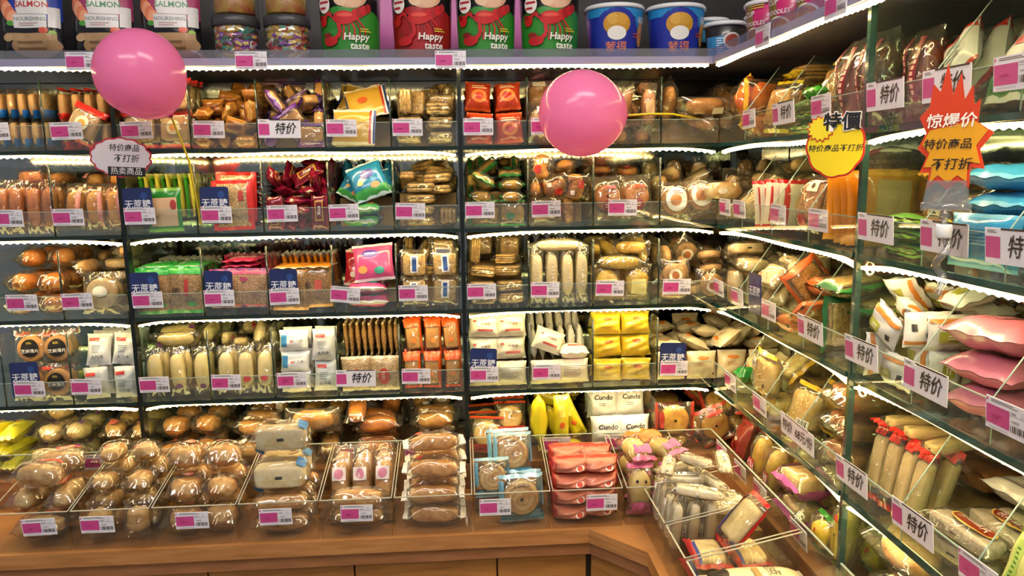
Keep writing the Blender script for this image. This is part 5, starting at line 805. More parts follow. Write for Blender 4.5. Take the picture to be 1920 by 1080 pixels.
EDGE = m_plain('#12261f', .12, coat=.5); EDGE2 = m_plain('#1f4a42', .1, coat=.6)
def led(parent, x0, x1, y, z, sag0=0, sag1=0, th=.0055):
    """tape of light beads under the front of a shelf; sags a little where the sections meet"""
    L = x1 - x0; n = int(L / .0155); mb = MB(); t = m_emit('#ffd888', LED_TAPE); bd = m_emit('#ffe0a0', LED_BEAD)
    zz = lambda x: z - .009 * (sag0 * math.exp(-(x - x0) / .05) + sag1 * math.exp(-(x1 - x) / .05)) - .0012 * math.sin(x * 21)
    k = max(2, int(L / .03))
    for s in range(k):
        a, b = x0 + L * s / k, x0 + L * (s + 1) / k
        v = [(q, yy, zz(q) + dz) for q in (a, b) for yy in (y - .005, y + .005) for dz in (.0055 - th, .0055)]
        mb.add(v, [(0, 1, 3, 2), (4, 6, 7, 5), (0, 4, 5, 1), (2, 3, 7, 6), (0, 2, 6, 4), (1, 5, 7, 3)], t, False)
    for i in range(n):
        q = x0 + (i + .5) * L / n; h = .0036
        v = [(q - h, y - h, zz(q) + .0055 - th), (q + h, y - h, zz(q) + .0055 - th), (q + h, y + h, zz(q) + .0055 - th), (q - h, y + h, zz(q) + .0055 - th), (q, y, zz(q) + .0055 - th - .003)]
        mb.add(v, [(0, 1, 4), (1, 2, 4), (2, 3, 4), (3, 0, 4)], bd, False)
    return mb.build('led_strip', parent)
def build_section(nm, u0, u1, z, M, edge, label, divs, cells, slab_d=.30, dh=.17, slope=0, ph=.058, sags=(1, 1), light=True):
    """one glass shelf: slab, edge, light tape below, dividers and low front panes above; axes u along the front, d inwards"""
    r = empty('glass_shelf', M); tag(r, label, 'glass shelf', 'lit glass shelves')
    g = m_glass('#eff8f2', .06, .012)
    m = MB(); m.box(u0, u1, .002, slab_d, z - .006, z + .002, g); m.build('slab', r)
    m = MB(); m.box(u0, u1, -.002, .002, z - .0065, z + .0025, edge); m.build('front_edge', r)
    if light: led(r, u0 + .006, u1 - .006, .008, z - .0125, *sags, th=.0055 if z > 1.3 else .0035)
    for u in divs:
        m = MB(); y1 = slab_d - .02; s = slope
        poly = [(.003, z + .003), (y1, z + .003), (y1, z + dh), (.003 + s, z + dh), (.003, z + ph + .004)]
        v = [(u + q, d, zz) for q in (-.0015, .0015) for d, zz in poly]; n = len(poly)
        m.add(v, [tuple(range(n)), tuple(range(2 * n - 1, n - 1, -1))] + [(i, n + i, n + (i + 1) % n, (i + 1) % n) for i in range(n)], m_glass('#f6fbf7', .04, .008), False)
        dv = m.build('divider', r)
        e = MB(); tk = .0022 if not s else .0010
        e.tube([(u, .001, z + .003), (u, .001, z + ph + .004), (u, .001 + s, z + dh)], tk, 5, edge if not s else m_plain('#9fb8ae', .15)); e.build('edge', dv)
    for a, b in cells:
        a, b = max(a, u0), min(b, u1)
        m = MB(); m.box(a + .002, b - .002, -.001, .002, z + .003, z + ph, m_glass('#fafcfa', .06, .03)); p = m.build('front_panel', r)
        m = MB(); m.box(a + .002, b - .002, -.0012, .0022, z + ph - .0012, z + ph, m_plain('#9fb0a4', .2)); m.build('edge', p)
    return r
def build_shelves():
    I = Matrix.Identity(4); RM = Matrix.Translation((XR, 0, 0)) @ Matrix.Rotation(-math.pi / 2, 4, 'Z')
    nm = {1: 'topmost', 2: 'second', 3: 'third', 4: 'fourth'}
    for k in (1, 2, 3, 4):
        z = ZROW[k] - .004; H = ROWH[k] - .022
        build_section('a', -1.3, XP[0] - .005, z, I, EDGE, f'{nm[k]} glass shelf of the long wall in the section with ' + {1: 'banded toast', 2: 'slim brown rolls', 3: 'golden buns', 4: 'sesame flakes'}[k], A[1:3], list(zip(A, A[1:])), dh=H, sags=(0, 1))
        build_section('b', XP[0] + .005, XP[1] - .005, z, I, EDGE, f'{nm[k]} glass shelf of the long wall between the two dark posts', B[1:-1], list(zip(B, B[1:])), dh=H)
        build_section('c', XP[1] + .005, XR - .002, z, I, EDGE, f'{nm[k]} glass shelf of the long wall between post and corner', C[1:-1], list(zip(C, C[1:])), dh=H)
        build_section('d', 0.003, -YPR - .006, z, RM, EDGE2, f'{nm[k]} glass shelf of the side wall between corner and post', RU[1:-1], list(zip(RU, RU[1:])), dh=H, slope=.07)
        build_section('e', -YPR + .006, 1.30, z, RM, EDGE2, f'{nm[k]} glass shelf of the side wall beyond the post', RV[1:], list(zip(RV, RV[1:])), dh=H, slope=.07)
        m = MB(); m.box(XR + .001, .92, .001, .30, z - .006, z + .002, m_glass('#eff8f2', .06, .012)); tag(m.build('corner_shelf'), f'{nm[k]} square glass pane filling the shelf corner', 'glass shelf')
    for x, lab in ((XP[0], 'slim dark shelf post beside the golden buns'), (XP[1], 'slim dark shelf post between sesame wafers and red packs')):
        r = empty('shelf_post', Matrix.Translation((x, 0, 0))); tag(r, lab, 'post')
        m = MB(); m.box(-.0045, .0045, .0, .022, .787, 1.735, m_plain('#0c1512', .3)); m.build('upright', r)
        m = MB(); m.box(-.003, .003, .022, .30, .80, 1.735, m_glass('#e6f2ea', .05, .02)); m.build('side_pane', r)
    r = empty('shelf_post', Matrix.Translation((XR, YPR, 0)) @ Matrix.Rotation(-math.pi / 2, 4, 'Z')); tag(r, 'slim glass shelf post beside the yellow price sign', 'post')
    m = MB(); m.box(-.0045, .0045, .0, .01, .80, 1.735, m_plain('#2c4a42', .15, coat=.5)); m.build('upright', r)
    m = MB(); m.box(-.003, .003, .01, .30, .80, 1.735, m_glass('#e6f2ea', .05, .02)); m.build('side_pane', r)
    # stepped tiers under the lowest glass shelf
    wood = m_wood('#a9754a', '#8a5a34')
    r = empty('display_step'); tag(r, 'raised wooden step behind the clear counter boxes of the long wall', 'display step')
    m = MB(); m.box(-1.3, .915, .0, .32, .721, .786, wood); m.build('body', r)
    for a, b in [(a + .006 * (a in XP[:1]), b - .006 * (b in (A[-1], B[-1]))) for a, b in list(zip(A, A[1:])) + list(zip(B, B[1:])) + list(zip(C, C[1:]))]:
        m = MB(); m.box(a + .002, b - .002, -.002, .001, .7865, .852, m_glass('#fafcfa', .05, .02)); p = m.build('front_panel', r)
        m = MB(); m.box(a + .002, b - .002, -.0025, .0015, .8515, .8527, m_plain('#a8b4aa', .2)); m.build('edge', p)
    for u in A[1:3] + B[1:-1] + C[1:-1]:
        m = MB(); m.box(u - .001, u + .001, .002, .27, .7865, .93, m_glass('#f6fbf7', .04, .008)); m.build('divider', r)
    r = empty('display_step'); tag(r, 'raised wooden step behind the clear counter boxes of the side wall', 'display step')
    m = MB(); m.box(XR, .92, -1.3, -.002, .721, .786, wood); m.build('body', r)
    for a, b in [(a, b - .006 * (b == RU[-1])) for a, b in list(zip(RU, RU[1:])) + list(zip(RV, RV[1:]))]:
        m = MB(); m.box(XR - .002, XR + .001, -b + .002, -a - .002, .7865, .852, m_glass('#fafcfa', .05, .02)); p = m.build('front_panel', r)
        m = MB(); m.box(XR - .0025, XR + .0015, -b + .002, -a - .002, .8515, .8527, m_plain('#a8b4aa', .2)); m.build('edge', p)
    for u in RU[1:-1] + RV[1:]:
        m = MB(); m.box(XR + .002, .89, -u - .001, -u + .001, .7865, .93, m_glass('#f6fbf7', .04, .008)); m.build('divider', r)
    # risers that lift the packs at the rear of a bin
    for b in BINS:
        if b['riser']:
            m = MB(); d, h = b['riser']; m.box(.007, b['W'] - .009, d, b['D'] - .002, .0005, h - .001, m_plain('#8f6f44', .5))
            o = m.build('bin_riser'); o.matrix_world = bin_matrix(b)
            tag(o, 'plain step block under the ' + b['desc'], 'step block', 'step blocks inside the bins')
def build_counter():
    wood = m_wood('#bd8550', '#a06a38'); dark = m_wood('#a06c44', '#8a5834'); door = m_wood('#b9803f', '#9c662e')
    r = empty('counter'); tag(r, 'wooden base counter with angled inner corner under the shelving', 'counter')
    def outline(e): return [(-1.3, .335), (-1.3, -.235 + e), (.262 + e * .41, -.235 + e), (.365 + e, -.345 + e * .41), (.365 + e, -1.3), (.935, -1.3), (.935, .335)]
    m = MB(); m.prism(outline(0), .688, .720, wood, 'z'); m.build('worktop', r)
    m = MB(); m.prism(outline(.008), .658, .688, dark, 'z'); m.build('edge_lip', r)
    m = MB(); m.prism(outline(.045), .0, .658, m_plain('#3a2a1e', .6), 'z'); m.build('carcass', r)
    xs = [-1.3, -.885, -.567, -.253, .061, .262]
    for a, b in zip(xs, xs[1:]):
        m = MB(); m.box(a + .002, b - .002, -.205, -.19, .08, .655, door); m.build('door', r)
    for a, b in zip((-.36, -.66, -.98), (-.66, -.98, -1.3)):
        m = MB(); m.box(.395, .41, b + .002, a - .002, .08, .655, door); m.build('door', r)
    m = MB(); v = [(.272, -.205), (.392, -.333), (.402, -.322), (.282, -.194)]; m.prism(v, .08, .655, door, 'z'); m.build('corner_door', r)
def build_boxes():
    g = m_glass('#fbfaf6', .035, .01); rim = m_plain('#b9b6a6', .2)
    for b in BINS:
        if b['side'] not in ('BL', 'RL'): continue
        r = empty('acrylic_box', bin_matrix(b)); tag(r, 'clear acrylic counter box holding ' + b['desc'], 'acrylic box', 'clear boxes along the counter')
        W, D = b['W'] - .003, b['D'] + .006; fh = .085; bh = .13
        m = MB(); m.box(.001, W, -.004, D, -.003, -.0005, g); m.build('base', r)
        m = MB(); m.box(.001, W, -.004, -.0015, -.0005, fh, g); p = m.build('front_panel', r)
        m = MB(); m.box(.001, W, -.0043, -.0012, fh - .0012, fh + .0003, rim); m.build('edge', p)
        m = MB(); m.box(.001, W, D, D + .002, -.0005, bh, g); m.build('back_panel', r)
        for x in (.001, W - .002):
            m = MB(); poly = [(-.004, 0), (D, 0), (D, bh), (-.004, fh)]
            v = [(x + q, d, z) for q in (0, .002) for d, z in poly]
            m.add(v, [(0, 1, 2, 3), (7, 6, 5, 4), (0, 4, 5, 1), (1, 5, 6, 2), (2, 6, 7, 3), (3, 7, 4, 0)], g, False); p = m.build('side_panel', r)
            e = MB(); e.tube([(x + .001, -.003, fh), (x + .001, D, bh)], .0013, 5, rim); e.build('edge', p)
# ------------------------------------------------------------------ price tags and signs
def flat(x, z, lift): return (x, -lift, z)
def plate(w, h, r=.004, n=4):
    out = []
    for cx, cz, a0 in ((w / 2 - r, -h / 2 + r, -90), (w / 2 - r, h / 2 - r, 0), (-w / 2 + r, h / 2 - r, 90), (-w / 2 + r, -h / 2 + r, 180)):
        for i in range(n + 1):
            a = R_(a0 + 90 * i / n); out.append((cx + r * math.cos(a), cz + r * math.sin(a)))
    return out
TAGM = {}
def tag_meshes(kind):
    if kind in TAGM: return TAGM[kind]
    w, h = {'n': (.068, .038), 's': (.094, .041), 'x': (.135, .041)}[kind]; pts = []
    m = MB(); m.box(-w / 2, w / 2, 0, .0012, -h / 2, h / 2, m_plain('#e8e6f0', .35, coat=.3)); pts.append(('price_tag', m))
    pk = '#c9468e'; ink = '#4a4652'
    m = MB()
    if kind == 'n':
        prints(m, [('rect', -.42, -.06, 1.08, 1.18, pk)], w, h, flat, .0003); pts.append(('price_block', m)); m = MB()
        prints(m, [('lines', -.05, .82, 1.4, .2, ink), ('rect', -.92, .82, .07, .2, pk), ('rect', .56, .35, .86, .03, '#9a98a4'), ('rect', .7, .55, .02, .42, '#9a98a4'), ('lines', .35, .5, .3, .14, ink), ('lines', .45, .02, .4, .14, ink), ('bars', .58, -.42, .72, .42, '#26242c'), ('lines', -.3, -.82, 1.0, .1, '#9a98a4'), ('rect', -.5, -.1, .3, .12, '#b82e78')], w, h, flat, .0003); pts.append(('print', m))
    else:
        q = .27 if kind == 's' else .0
        if kind == 's': prints(m, [('rect', -.72, -.08, .5, 1.2, pk)], w, h, flat, .0003); pts.append(('price_block', m)); m = MB()
        it = [('rect', .25 if kind == 's' else 0, .95, 1.4, .12, '#2a2830')] + ([('lines', -.7, .8, .4, .2, ink)] if kind == 's' else [])
        prints(m, it, w, h, flat, .0003)
        s = '特价' if kind == 's' else '特价  68元/份'
        vs, fs = text_geo(s, .010, .25); e = .0235 if kind == 's' else .021
        m.add([flat((.012 if kind == 's' else 0) + p[0] * e, p[1] * e * 1.15 - .001, .0009) for p in vs], fs, m_ink('#17151a'), False); pts.append(('handwriting', m))
    TAGM[kind] = [(n, q.mesh(n)) for n, q in pts]; return TAGM[kind]
def put_tag(kind, mat, label, group='shelf price tags'):
    ps = tag_meshes(kind); r = bpy.data.objects.new(ps[0][0], ps[0][1]); COL.objects.link(r); r.matrix_world = mat
    tag(r, label, 'price tag', group)
    for n, me in ps[1:]:
        c = bpy.data.objects.new(n, me); COL.objects.link(c); c.parent = r
SIGN = []
def put_sign(mat, label):
    if not SIGN:
        m = MB(); m.prism(plate(.064, .084, .006), 0, .0015, m_plain('#1d2c63', .3, coat=.4)); SIGN.append(('sugar_free_sign', m.mesh('sugar_free_sign')))
        m = MB(); vs, fs = text_geo('无蔗糖', .008); e = .0195
        m.add([flat(p[0] * e, p[1] * e * 1.1 + .004, .0004) for p in vs], fs, m_ink('#e9edf6'), False); SIGN.append(('lettering', m.mesh('lettering')))
        m = MB(); prints(m, [('ell', .5, .6, .5, .4, '#2a4a8c')], .06, .08, flat, .0002); SIGN.append(('print', m.mesh('print')))
    r = bpy.data.objects.new(SIGN[0][0], SIGN[0][1]); COL.objects.link(r); r.matrix_world = mat; tag(r, label, 'sign', 'navy sugar free signs')
    for n, me in SIGN[1:]:
        c = bpy.data.objects.new(n, me); COL.objects.link(c); c.parent = r
def build_tags():
    for b in BINS:
        rnd = random.Random(b['id']); M = bin_matrix(b)
        tier = b['row']; zc = .041 if tier < 5 else (.040 if tier == 5 else .055)
        if b['side'] == 'R' and tier == 5: zc = .04
        if b['tag']:
            k, off = b['tag']; wd = {'n': .068, 's': .094, 'x': .135}[k]
            u = off + wd / 2
            if b['id'] in TAG_CENTRE: u = TAG_CENTRE[b['id']] - b['a']
            if b['id'] == '3B4': rot = 6
            else: rot = rnd.uniform(-1.5, 1.5)
            lab = {'n': 'white and magenta price tag on the bin of ', 's': 'handwritten special price tag on the bin of ', 'x': 'long handwritten price strip on the bin of '}[k]
            put_tag(k, M @ Matrix.Translation((u, -.0085 if b['sign'] is None else -.0125, zc)) @ Matrix.Rotation(R_(rot), 4, 'Y') @ Matrix.Rotation(R_(rnd.uniform(2, 5)), 4, 'X'), lab + b['desc'])
        if b['sign'] is not None:
            put_sign(M @ Matrix.Translation((b['sign'] + .032, -.0065, .062)) @ Matrix.Rotation(R_(rnd.uniform(-3, 3)), 4, 'Y'), 'navy blue sugar free sign before the ' + b['desc'])
    for x, lab in ((-.802, 'salmon pouches'), (-.447, 'sweet jars'), (-.015, 'red and green lobster buckets')):
        put_tag('n', Matrix.Translation((x, -.036, 1.741)), 'white and magenta price tag on the upper ledge under the ' + lab)
    for y, lab in ((-.322, 'pink noodle cups'), (-.60, 'end of the upper side ledge')):
        put_tag('n', Matrix.Translation((XR - .036, y, 1.741)) @ Matrix.Rotation(-math.pi / 2, 4, 'Z'), 'price tag by the ' + lab)

def sign_text(m, s, x, z, e, col, bold=0.0, shear=0.0, sx=1.0, lift=.0012):
    vs, fs = text_geo(s, bold, shear); m.add([flat(x + p[0] * e * sx, z + p[1] * e, lift) for p in vs], fs, m_ink(col), False)
def star(rx, rz, n, k, ph=0): return [((rx if i % 2 == 0 else rx * k) * math.cos(ph + math.pi * i / n), (rz if i % 2 == 0 else rz * k) * math.sin(ph + math.pi * i / n)) for i in range(2 * n)]
def cloud(rx, rz, n, amp):
    return [(rx * (1 + amp * abs(math.sin(n * a / 2))) * math.cos(a), rz * (1 + amp * abs(math.sin(n * a / 2))) * math.sin(a)) for a in (2 * math.pi * i / 96 for i in range(96))]
def build_signs():
    # white scalloped card
    r = empty('price_sign', Matrix.Translation((-.752, -.009, 1.538)) @ Matrix.Rotation(R_(3), 4, 'Y')); tag(r, 'white scalloped card with red rim and handwritten black lettering', 'sign')
    m = MB(); m.prism(cloud(.064, .042, 14, .07), 0, .001, m_plain('#b8324a', .35)); m.build('rim', r)
    m = MB(); m.prism(cloud(.060, .0385, 14, .07), -.0008, 0, m_plain('#e6e2ee', .35)); m.build('card', r)
    m = MB(); sign_text(m, '特价商品', .008, .02, .0165, '#1a181c', .008, .15); sign_text(m, '不打折', .012, -.003, .0185, '#1a181c', .008, .15); m.build('handwriting', r)
    m = MB(); m.box(-.028, .052, -.0018, .0, -.041, -.021, m_plain('#1c1a1e', .4)); sign_text(m, '热卖商品', .012, -.031, .0172, '#f0eef2', .004, 0, 1.0, .0024); m.build('lower_band', r)
    # yellow burst sign on the side shelving; faces the aisle
    F = Matrix.Rotation(R_(-38), 4, 'Z')
    r = empty('price_sign', Matrix.Translation((.568, -.635, 1.528)) @ F); tag(r, 'yellow price sign with red rim and bold black characters on the side shelf post', 'sign')
    m = MB(); m.prism(cloud(.041, .047, 9, .05), 0, .001, m_plain('#c0301e', .35)); m.build('rim', r)
    m = MB(); m.prism(cloud(.038, .044, 9, .05), -.0008, 0, m_plain('#e0c81e', .35)); m.build('card', r)
    s = MB(); s.prism([(x - .022, z + .026) for x, z in star(.021, .021, 14, .78)], -.0016, -.0009, m_plain('#c0301e', .35)); s.prism([(x - .022, z + .026) for x, z in star(.0185, .0185, 14, .78)], -.0022, -.0016, m_plain('#e6d02a', .35)); s.build('burst', r)
    m = MB(); sign_text(m, '特價', .008, .034, .028, '#f0eef0', .07, 0, .95, .0024); sign_text(m, '特價', .008, .034, .028, '#17151a', .025, 0, .95, .0028); m.build('lettering', r)
    m = MB(); sign_text(m, '特价商品不打折', 0, -.004, .0112, '#1a181c', .008, .2); m.build('handwriting', r)
    # flame sign in a clear clip
    r = empty('price_sign', Matrix.Translation((.565, -.91, 1.535)) @ Matrix.Rotation(R_(-45), 4, 'Z')); tag(r, 'orange flame shaped price sign with silver characters in a clear clip', 'sign')
    fl = [(-.022, -.066), (-.012, -.056), (.0, -.066), (.011, -.056), (.022, -.064), (.022, -.04), (.036, -.042), (.030, -.02), (.042, -.002), (.026, .01), (.027, .036), (.021, .03), (.018, .052), (.011, .036), (.006, .066), (-.001, .042), (-.008, .078), (-.014, .046), (-.022, .056), (-.024, .03), (-.034, .018), (-.026, .0), (-.034, -.018), (-.024, -.028), (-.03, -.046), (-.02, -.046)]
    m = MB(); m.prism(fl, 0, .001, m_plain('#d0401c', .35)); m.build('flame', r)
    ye = [(x * .86, -.058 + (z + .066) * .92) for x, z in fl if z < .012]
    m = MB(); m.prism(ye, -.0008, 0, m_plain('#dc9c1c', .35)); m.build('card', r)
    m = MB(); sign_text(m, '惊爆价', -.001, .012, .0172, '#f0ece4', .015, .1, 1, .002); m.build('lettering', r)
    m = MB(); sign_text(m, '特价商品', -.003, -.014, .0125, '#1a181c', .008, .15, 1, .002); sign_text(m, '不打折', .002, -.037, .014, '#1a181c', .008, .15, 1, .002); m.build('handwriting', r)
    cl = m_glass('#f2f2f6', .16, .10)
    m = MB(); m.prism([(-.024, -.088), (.024, -.088), (.02, -.055), (-.02, -.055)], -.006, -.002, cl); m.prism([(-.024, -.088), (.024, -.088), (.02, -.055), (-.02, -.055)], .002, .006, cl); m.tube([(-.026, 0, -.086), (.026, 0, -.086)], .005, 8, cl); m.build('clip', r)
    m = MB(); m.lathe([(.002, -.086), (.006, -.095), (.003, -.104), (.006, -.106)], 12, cl); m.build('neck', r)
    m = MB(); m.lathe([(.008, -.122), (.009, -.12), (.009, -.108), (.008, -.106)], 14, m_plain('#e6e8ee', .3)); m.build('collar', r)
    m = MB(); m.tube([(.006 * math.sin(i * .8) * (1 if i < 9 else .4), .006 * math.cos(i * .8), -.122 - i * .0055) for i in range(13)], .0045, 8, cl); m.build('stem', r)

# ------------------------------------------------------------------ upper ledge and what stands on it
def cone_surf(r0, r1, z0, z1):
    def f(x, z, lift):
        zz = (z0 + z1) / 2 + z; k = (zz - z0) / (z1 - z0); R = r0 + (r1 - r0) * k; a = x / ((r0 + r1) / 2)
        return ((R + lift) * math.sin(a), -(R + lift) * math.cos(a), zz)
    return f
def bucket(x, y, r0, r1, h, label, cat, items, base, rim, name, group=None, rot=0):
    M = Matrix.Translation((x, y, 1.7445)) @ Matrix.Rotation(R_(rot), 4, 'Z')
    e = empty(name, M); tag(e, label, cat, group)
    m = MB(); m.lathe([(r0 - .004, 0), (r0, .003), (r1, h), (r1 - .002, h + .001)], 36, m_plain(base, .35, coat=.3)); m.build('body', e)
    m = MB(); m.lathe([(r1 + .003, h - .004), (r1 + .004, h + .001), (r1, h + .006), (r1 - .003, h + .004)], 36, m_plain(rim, .35)); m.build('lid', e)
    p = MB(); prints(p, items, (r0 + r1), h, cone_surf(r0, r1, 0, h), .0006); p.build('print', e)
    return e
def lobster(g, s=1.0, dx=0.0):
    red, dk = '#c4181c', '#8c1014'
    out = [('rect', 0, -.42, 2.9, 1.16, g), ('ell', 0, .12, 2.6, .7, g)]
    out += [('ell', .15, .72, 1.1, .62, '#d8a888'), ('ell', -.15, .68, .5, .42, '#e8c4a4'), ('ell', .25, .62, .5, .4, '#e2b898'), ('ell', .3, .85, .5, .4, '#dc9a78'), ('ell', -.05, .85, .5, .4, '#ecd0b4')]
    for i in range(5):
        x = -.12 + i * .12; out.append(('stroke', [(x, .12), (x + .04 + .05 * i, -.12), (x - .02 + .07 * i, -.42 + .03 * i)], .05, dk if i % 2 else red))
    for s in range(4): out.append(('ell', .3 + .14 * s, .24 + .06 * s, .3 - .03 * s, .3 - .02 * s, red if s % 2 == 0 else '#a81418'))
    out += [('ell', -.08, .16, .72, .36, red), ('ell', -.05, .23, .5, .1, '#e05040'), ('stroke', [(-.35, .15), (-.62, .3), (-.8, .12)], .1, red), ('ell', -.85, .1, .34, .3, red), ('ell', -.95, .2, .2, .14, dk),
            ('stroke', [(-.25, .05), (-.2, -.25), (-.4, -.4)], .12, red), ('ell', -.58, -.44, .56, .26, red), ('ell', -.7, -.28, .34, .13, dk), ('stroke', [(-.4, .22), (-.6, .45), (-.9, .5)], .02, dk), ('ell', -.42, .22, .07, .07, '#1a1010')]
    out += [('txt', 'Happy', .30, -.34, .26, '#f0eee6', 1), ('txt', 'taste', .40, -.58, .26, '#f0eee6', 1), ('lines', .62, -.16, .4, .12, '#d8c83a')]
    out += [('rect', -.72, .82, .18, .36, '#d8d8d8'), ('ell', -.72, .52, .46, .46, '#f0ece8'), ('lines', -.72, .5, .36, .3, '#b8202a')]
    return out
def build_ledge():
    lip = m_glass('#dcdaee', .10, .12); body = m_plain('#77758c', .35, coat=.3)
    def ledge(M, u0, u1, label):
        r = empty('upper_ledge', M); tag(r, label, 'shelf', 'upper ledges')
        m = MB(); m.box(u0, u1, -.028, .32, 1.7365, 1.7435, body); m.build('board', r)
        m = MB(); m.box(u0, u1, -.032, -.028, 1.7465, 1.764, lip); m.build('lip', r)
        m = MB(); m.box(u0, u1, -.0325, -.0275, 1.7305, 1.7465, m_plain('#9896b4', .25, coat=.5)); m.build('front_edge', r)
        led(r, u0 + .01, u1 - .01, -.023, 1.7245)
    ledge(Matrix.Identity(4), -1.3, XR - .03, 'lilac edged upper ledge carrying pouches, jars and buckets')
    RM = Matrix.Translation((XR, 0, 0)) @ Matrix.Rotation(-math.pi / 2, 4, 'Z')
    ledge(RM, .032, 1.3, 'lilac edged upper ledge of the side wall carrying noodle cups')
    m = MB(); m.box(XR - .028, .92, -.03, .32, 1.7365, 1.7435, body); tag(m.build('ledge_corner'), 'square board closing the corner of the upper ledges', 'shelf')
    m = MB(); m.box(-.28, .30, .30, .325, 1.745, 2.3, m_plain('#e07cc0', .25, coat=.4)); tag(m.build('pink_backboard'), 'glossy pink board behind the lobster buckets', 'backboard')
    for a, b, lab in ((-1.3, -.285, 'dark board behind the fish pouches and sweet jars'), (.305, .93, 'dark board behind the blue paper cups')):
        m = MB(); m.box(a, b, .30, .325, 1.745, 2.3, m_plain('#241f22', .35)); tag(m.build('dark_backboard'), lab, 'backboard')
    m = MB(); m.box(.905, .93, -1.4, .29, 1.745, 2.3, m_plain('#9aa0ac', .4)); tag(m.build('grey_backboard'), 'plain grey board behind the noodle cups', 'backboard')
    G, Rr = '#2f8a2c', '#a3141a'
    for x, c, lab in ((-.246, G, 'black and green lobster snack bucket next to the sweet jars'), (-.080, Rr, 'black and red lobster snack bucket between the green ones'), (.069, G, 'black and green lobster snack bucket beside the red one and above red snack packs'), (.219, G, 'black and green lobster snack bucket next to the blue cups')):
        bucket(x, .085, .064, .071, .165, lab, 'snack bucket', lobster(c), '#141214', '#1c1a1c', 'snack_bucket', 'lobster snack buckets')
    for x, lab in ((.376, 'blue paper cup with ochre print beside the lobster buckets'), (.524, 'blue paper cup with ochre print beside the dark noodle cups')):
        bucket(x, .09, .056, .068, .125, lab, 'paper cup', [('rect', 0, .8, 3.0, .36, '#2a8fd0'), ('ell', 1.1, .5, 1.0, .7, '#2a8fd0'), ('ell', -.1, 0, 1.75, 1.85, '#1f2f9a'), ('rect', -.1, -.55, 1.75, .8, '#1f2f9a'), ('ell', -.1, .35, 1.0, .8, '#c9952f'), ('ell', -.25, .52, .4, .4, '#d8aa48'), ('ell', .08, .5, .4, .4, '#d3a03c'), ('ell', -.1, .02, .7, .5, '#f0ece6'), ('txt', '蒙得', -.12, -.5, .42, '#f08a4a'), ('ell', .95, .0, .4, .9, '#d89a4a'), ('txt', '福脆', .98, .5, .26, '#f2eee6'), ('lines', .75, -.05, .4, .2, '#c04a3a')], '#1f2f9a', '#e6e8ec', 'paper_cup', 'blue paper cups')
    # pouches
    P('pouch_a', 'film', .138, .22, .05, col='#17161c', gloss=.22, ends='#17161c', pr=salmon('#2340a8', '#b8343a'), obj='fish_snack_pouch')
    P('pouch_b', 'film', .138, .22, .05, col='#17161c', gloss=.22, ends='#17161c', pr=salmon('#a83a6c', '#3f8a5a'), obj='fish_snack_pouch')
    for x, p, lab in ((-1.10, 'pouch_b', 'black fish snack pouch partly cut off beside the blue topped pouch'), (-.943, 'pouch_a', 'black fish snack pouch with deep blue top'), (-.790, 'pouch_b', 'black fish snack pouch with rose top behind the balloon'), (-.643, 'pouch_b', 'black fish snack pouch with rose top next to the sweet jars')):
        put_pack(p, 0, Matrix.Translation((x, .06, 1.7445 + .112)) @ Matrix.Rotation(R_(-4), 4, 'X'), lab, 'fish snack pouches')
    # jars
    cc = ['#c9a23a', '#b8604a', '#8a4aa8', '#c8c8c8', '#3f8a7a', '#d8b86a', '#a83a4a', '#5a3a2a']
    for i, c in enumerate(cc): P('sweet%d' % i, 'film', .03, .02, .013, col=c, gloss=.15, ends=c, pr=[('rect', 0, 0, 1.0, .7, cc[(i + 3) % 8])], obj='wrapped_sweet')
    for x, lab in ((-.503, 'sweet jar beside the rose topped pouch'), (-.388, 'sweet jar beside the green lobster bucket')):
        e = empty('sweet_jar', Matrix.Translation((x, .07, 1.7445))); tag(e, 'clear round dark lidded ' + lab, 'jar')
        m = MB(); m.lathe([(.046, .0), (.053, .004), (.054, .075), (.050, .084)], 30, m_glass('#fbfcfa', .06, .02)); m.build('body', e)
        m = MB(); m.lathe([(.051, .082), (.053, .084), (.053, .103), (.050, .105)], 30, m_plain('#3c3c42', .35)); m.build('lid', e)
        rnd = random.Random(int(-x * 1000)); n = 0
        for lay in range(5):
            for q in range(9):
                a = math.pi + (q + .5) / 9 * math.pi + rnd.uniform(-.12, .12)
                put_pack('sweet%d' % rnd.randrange(8), 0, Matrix.Translation((x + .041 * math.cos(a), .07 + .041 * math.sin(a), 1.7445 + .0125 + lay * .0158)) @ Euler((R_(rnd.uniform(-25, 25)), R_(rnd.uniform(-35, 35)), a + math.pi / 2)).to_matrix().to_4x4(), 'small shiny wrapped sweet inside the ' + lab, 'sweets in the ' + lab)
        e = empty('sweet_jar', Matrix.Translation((x, .07, 1.8505))); tag(e, 'flat clear tub of snacks standing on the ' + lab, 'jar')
        m = MB(); m.lathe([(.046, .0), (.052, .004), (.052, .05), (.050, .052)], 30, m_glass('#fbfcfa', .06, .02)); m.build('body', e)
        m = MB(); m.lathe([(.042, .003), (.044, .006), (.044, .045), (.04, .047)], 24, m_bread('#b8a83a', '#a8402c')); m.build('filling', e)
    # noodle cups in the corner and on the side ledge
    bucket(.632, .05, .038, .046, .082, 'small black and blue noodle cup in the ledge corner', 'noodle cup', [('rect', 0, -.35, 3.0, 1.3, '#3a8fc8'), ('ell', .1, .05, 1.0, .9, '#e6e2dc'), ('ell', .1, .05, .8, .7, '#a84a3c'), ('ell', .1, -.55, .5, .3, '#3a2a2a'), ('lines', -.55, -.2, .4, .9, '#e6eef4')], '#1a1a1e', '#e2e4e8', 'noodle_cup')
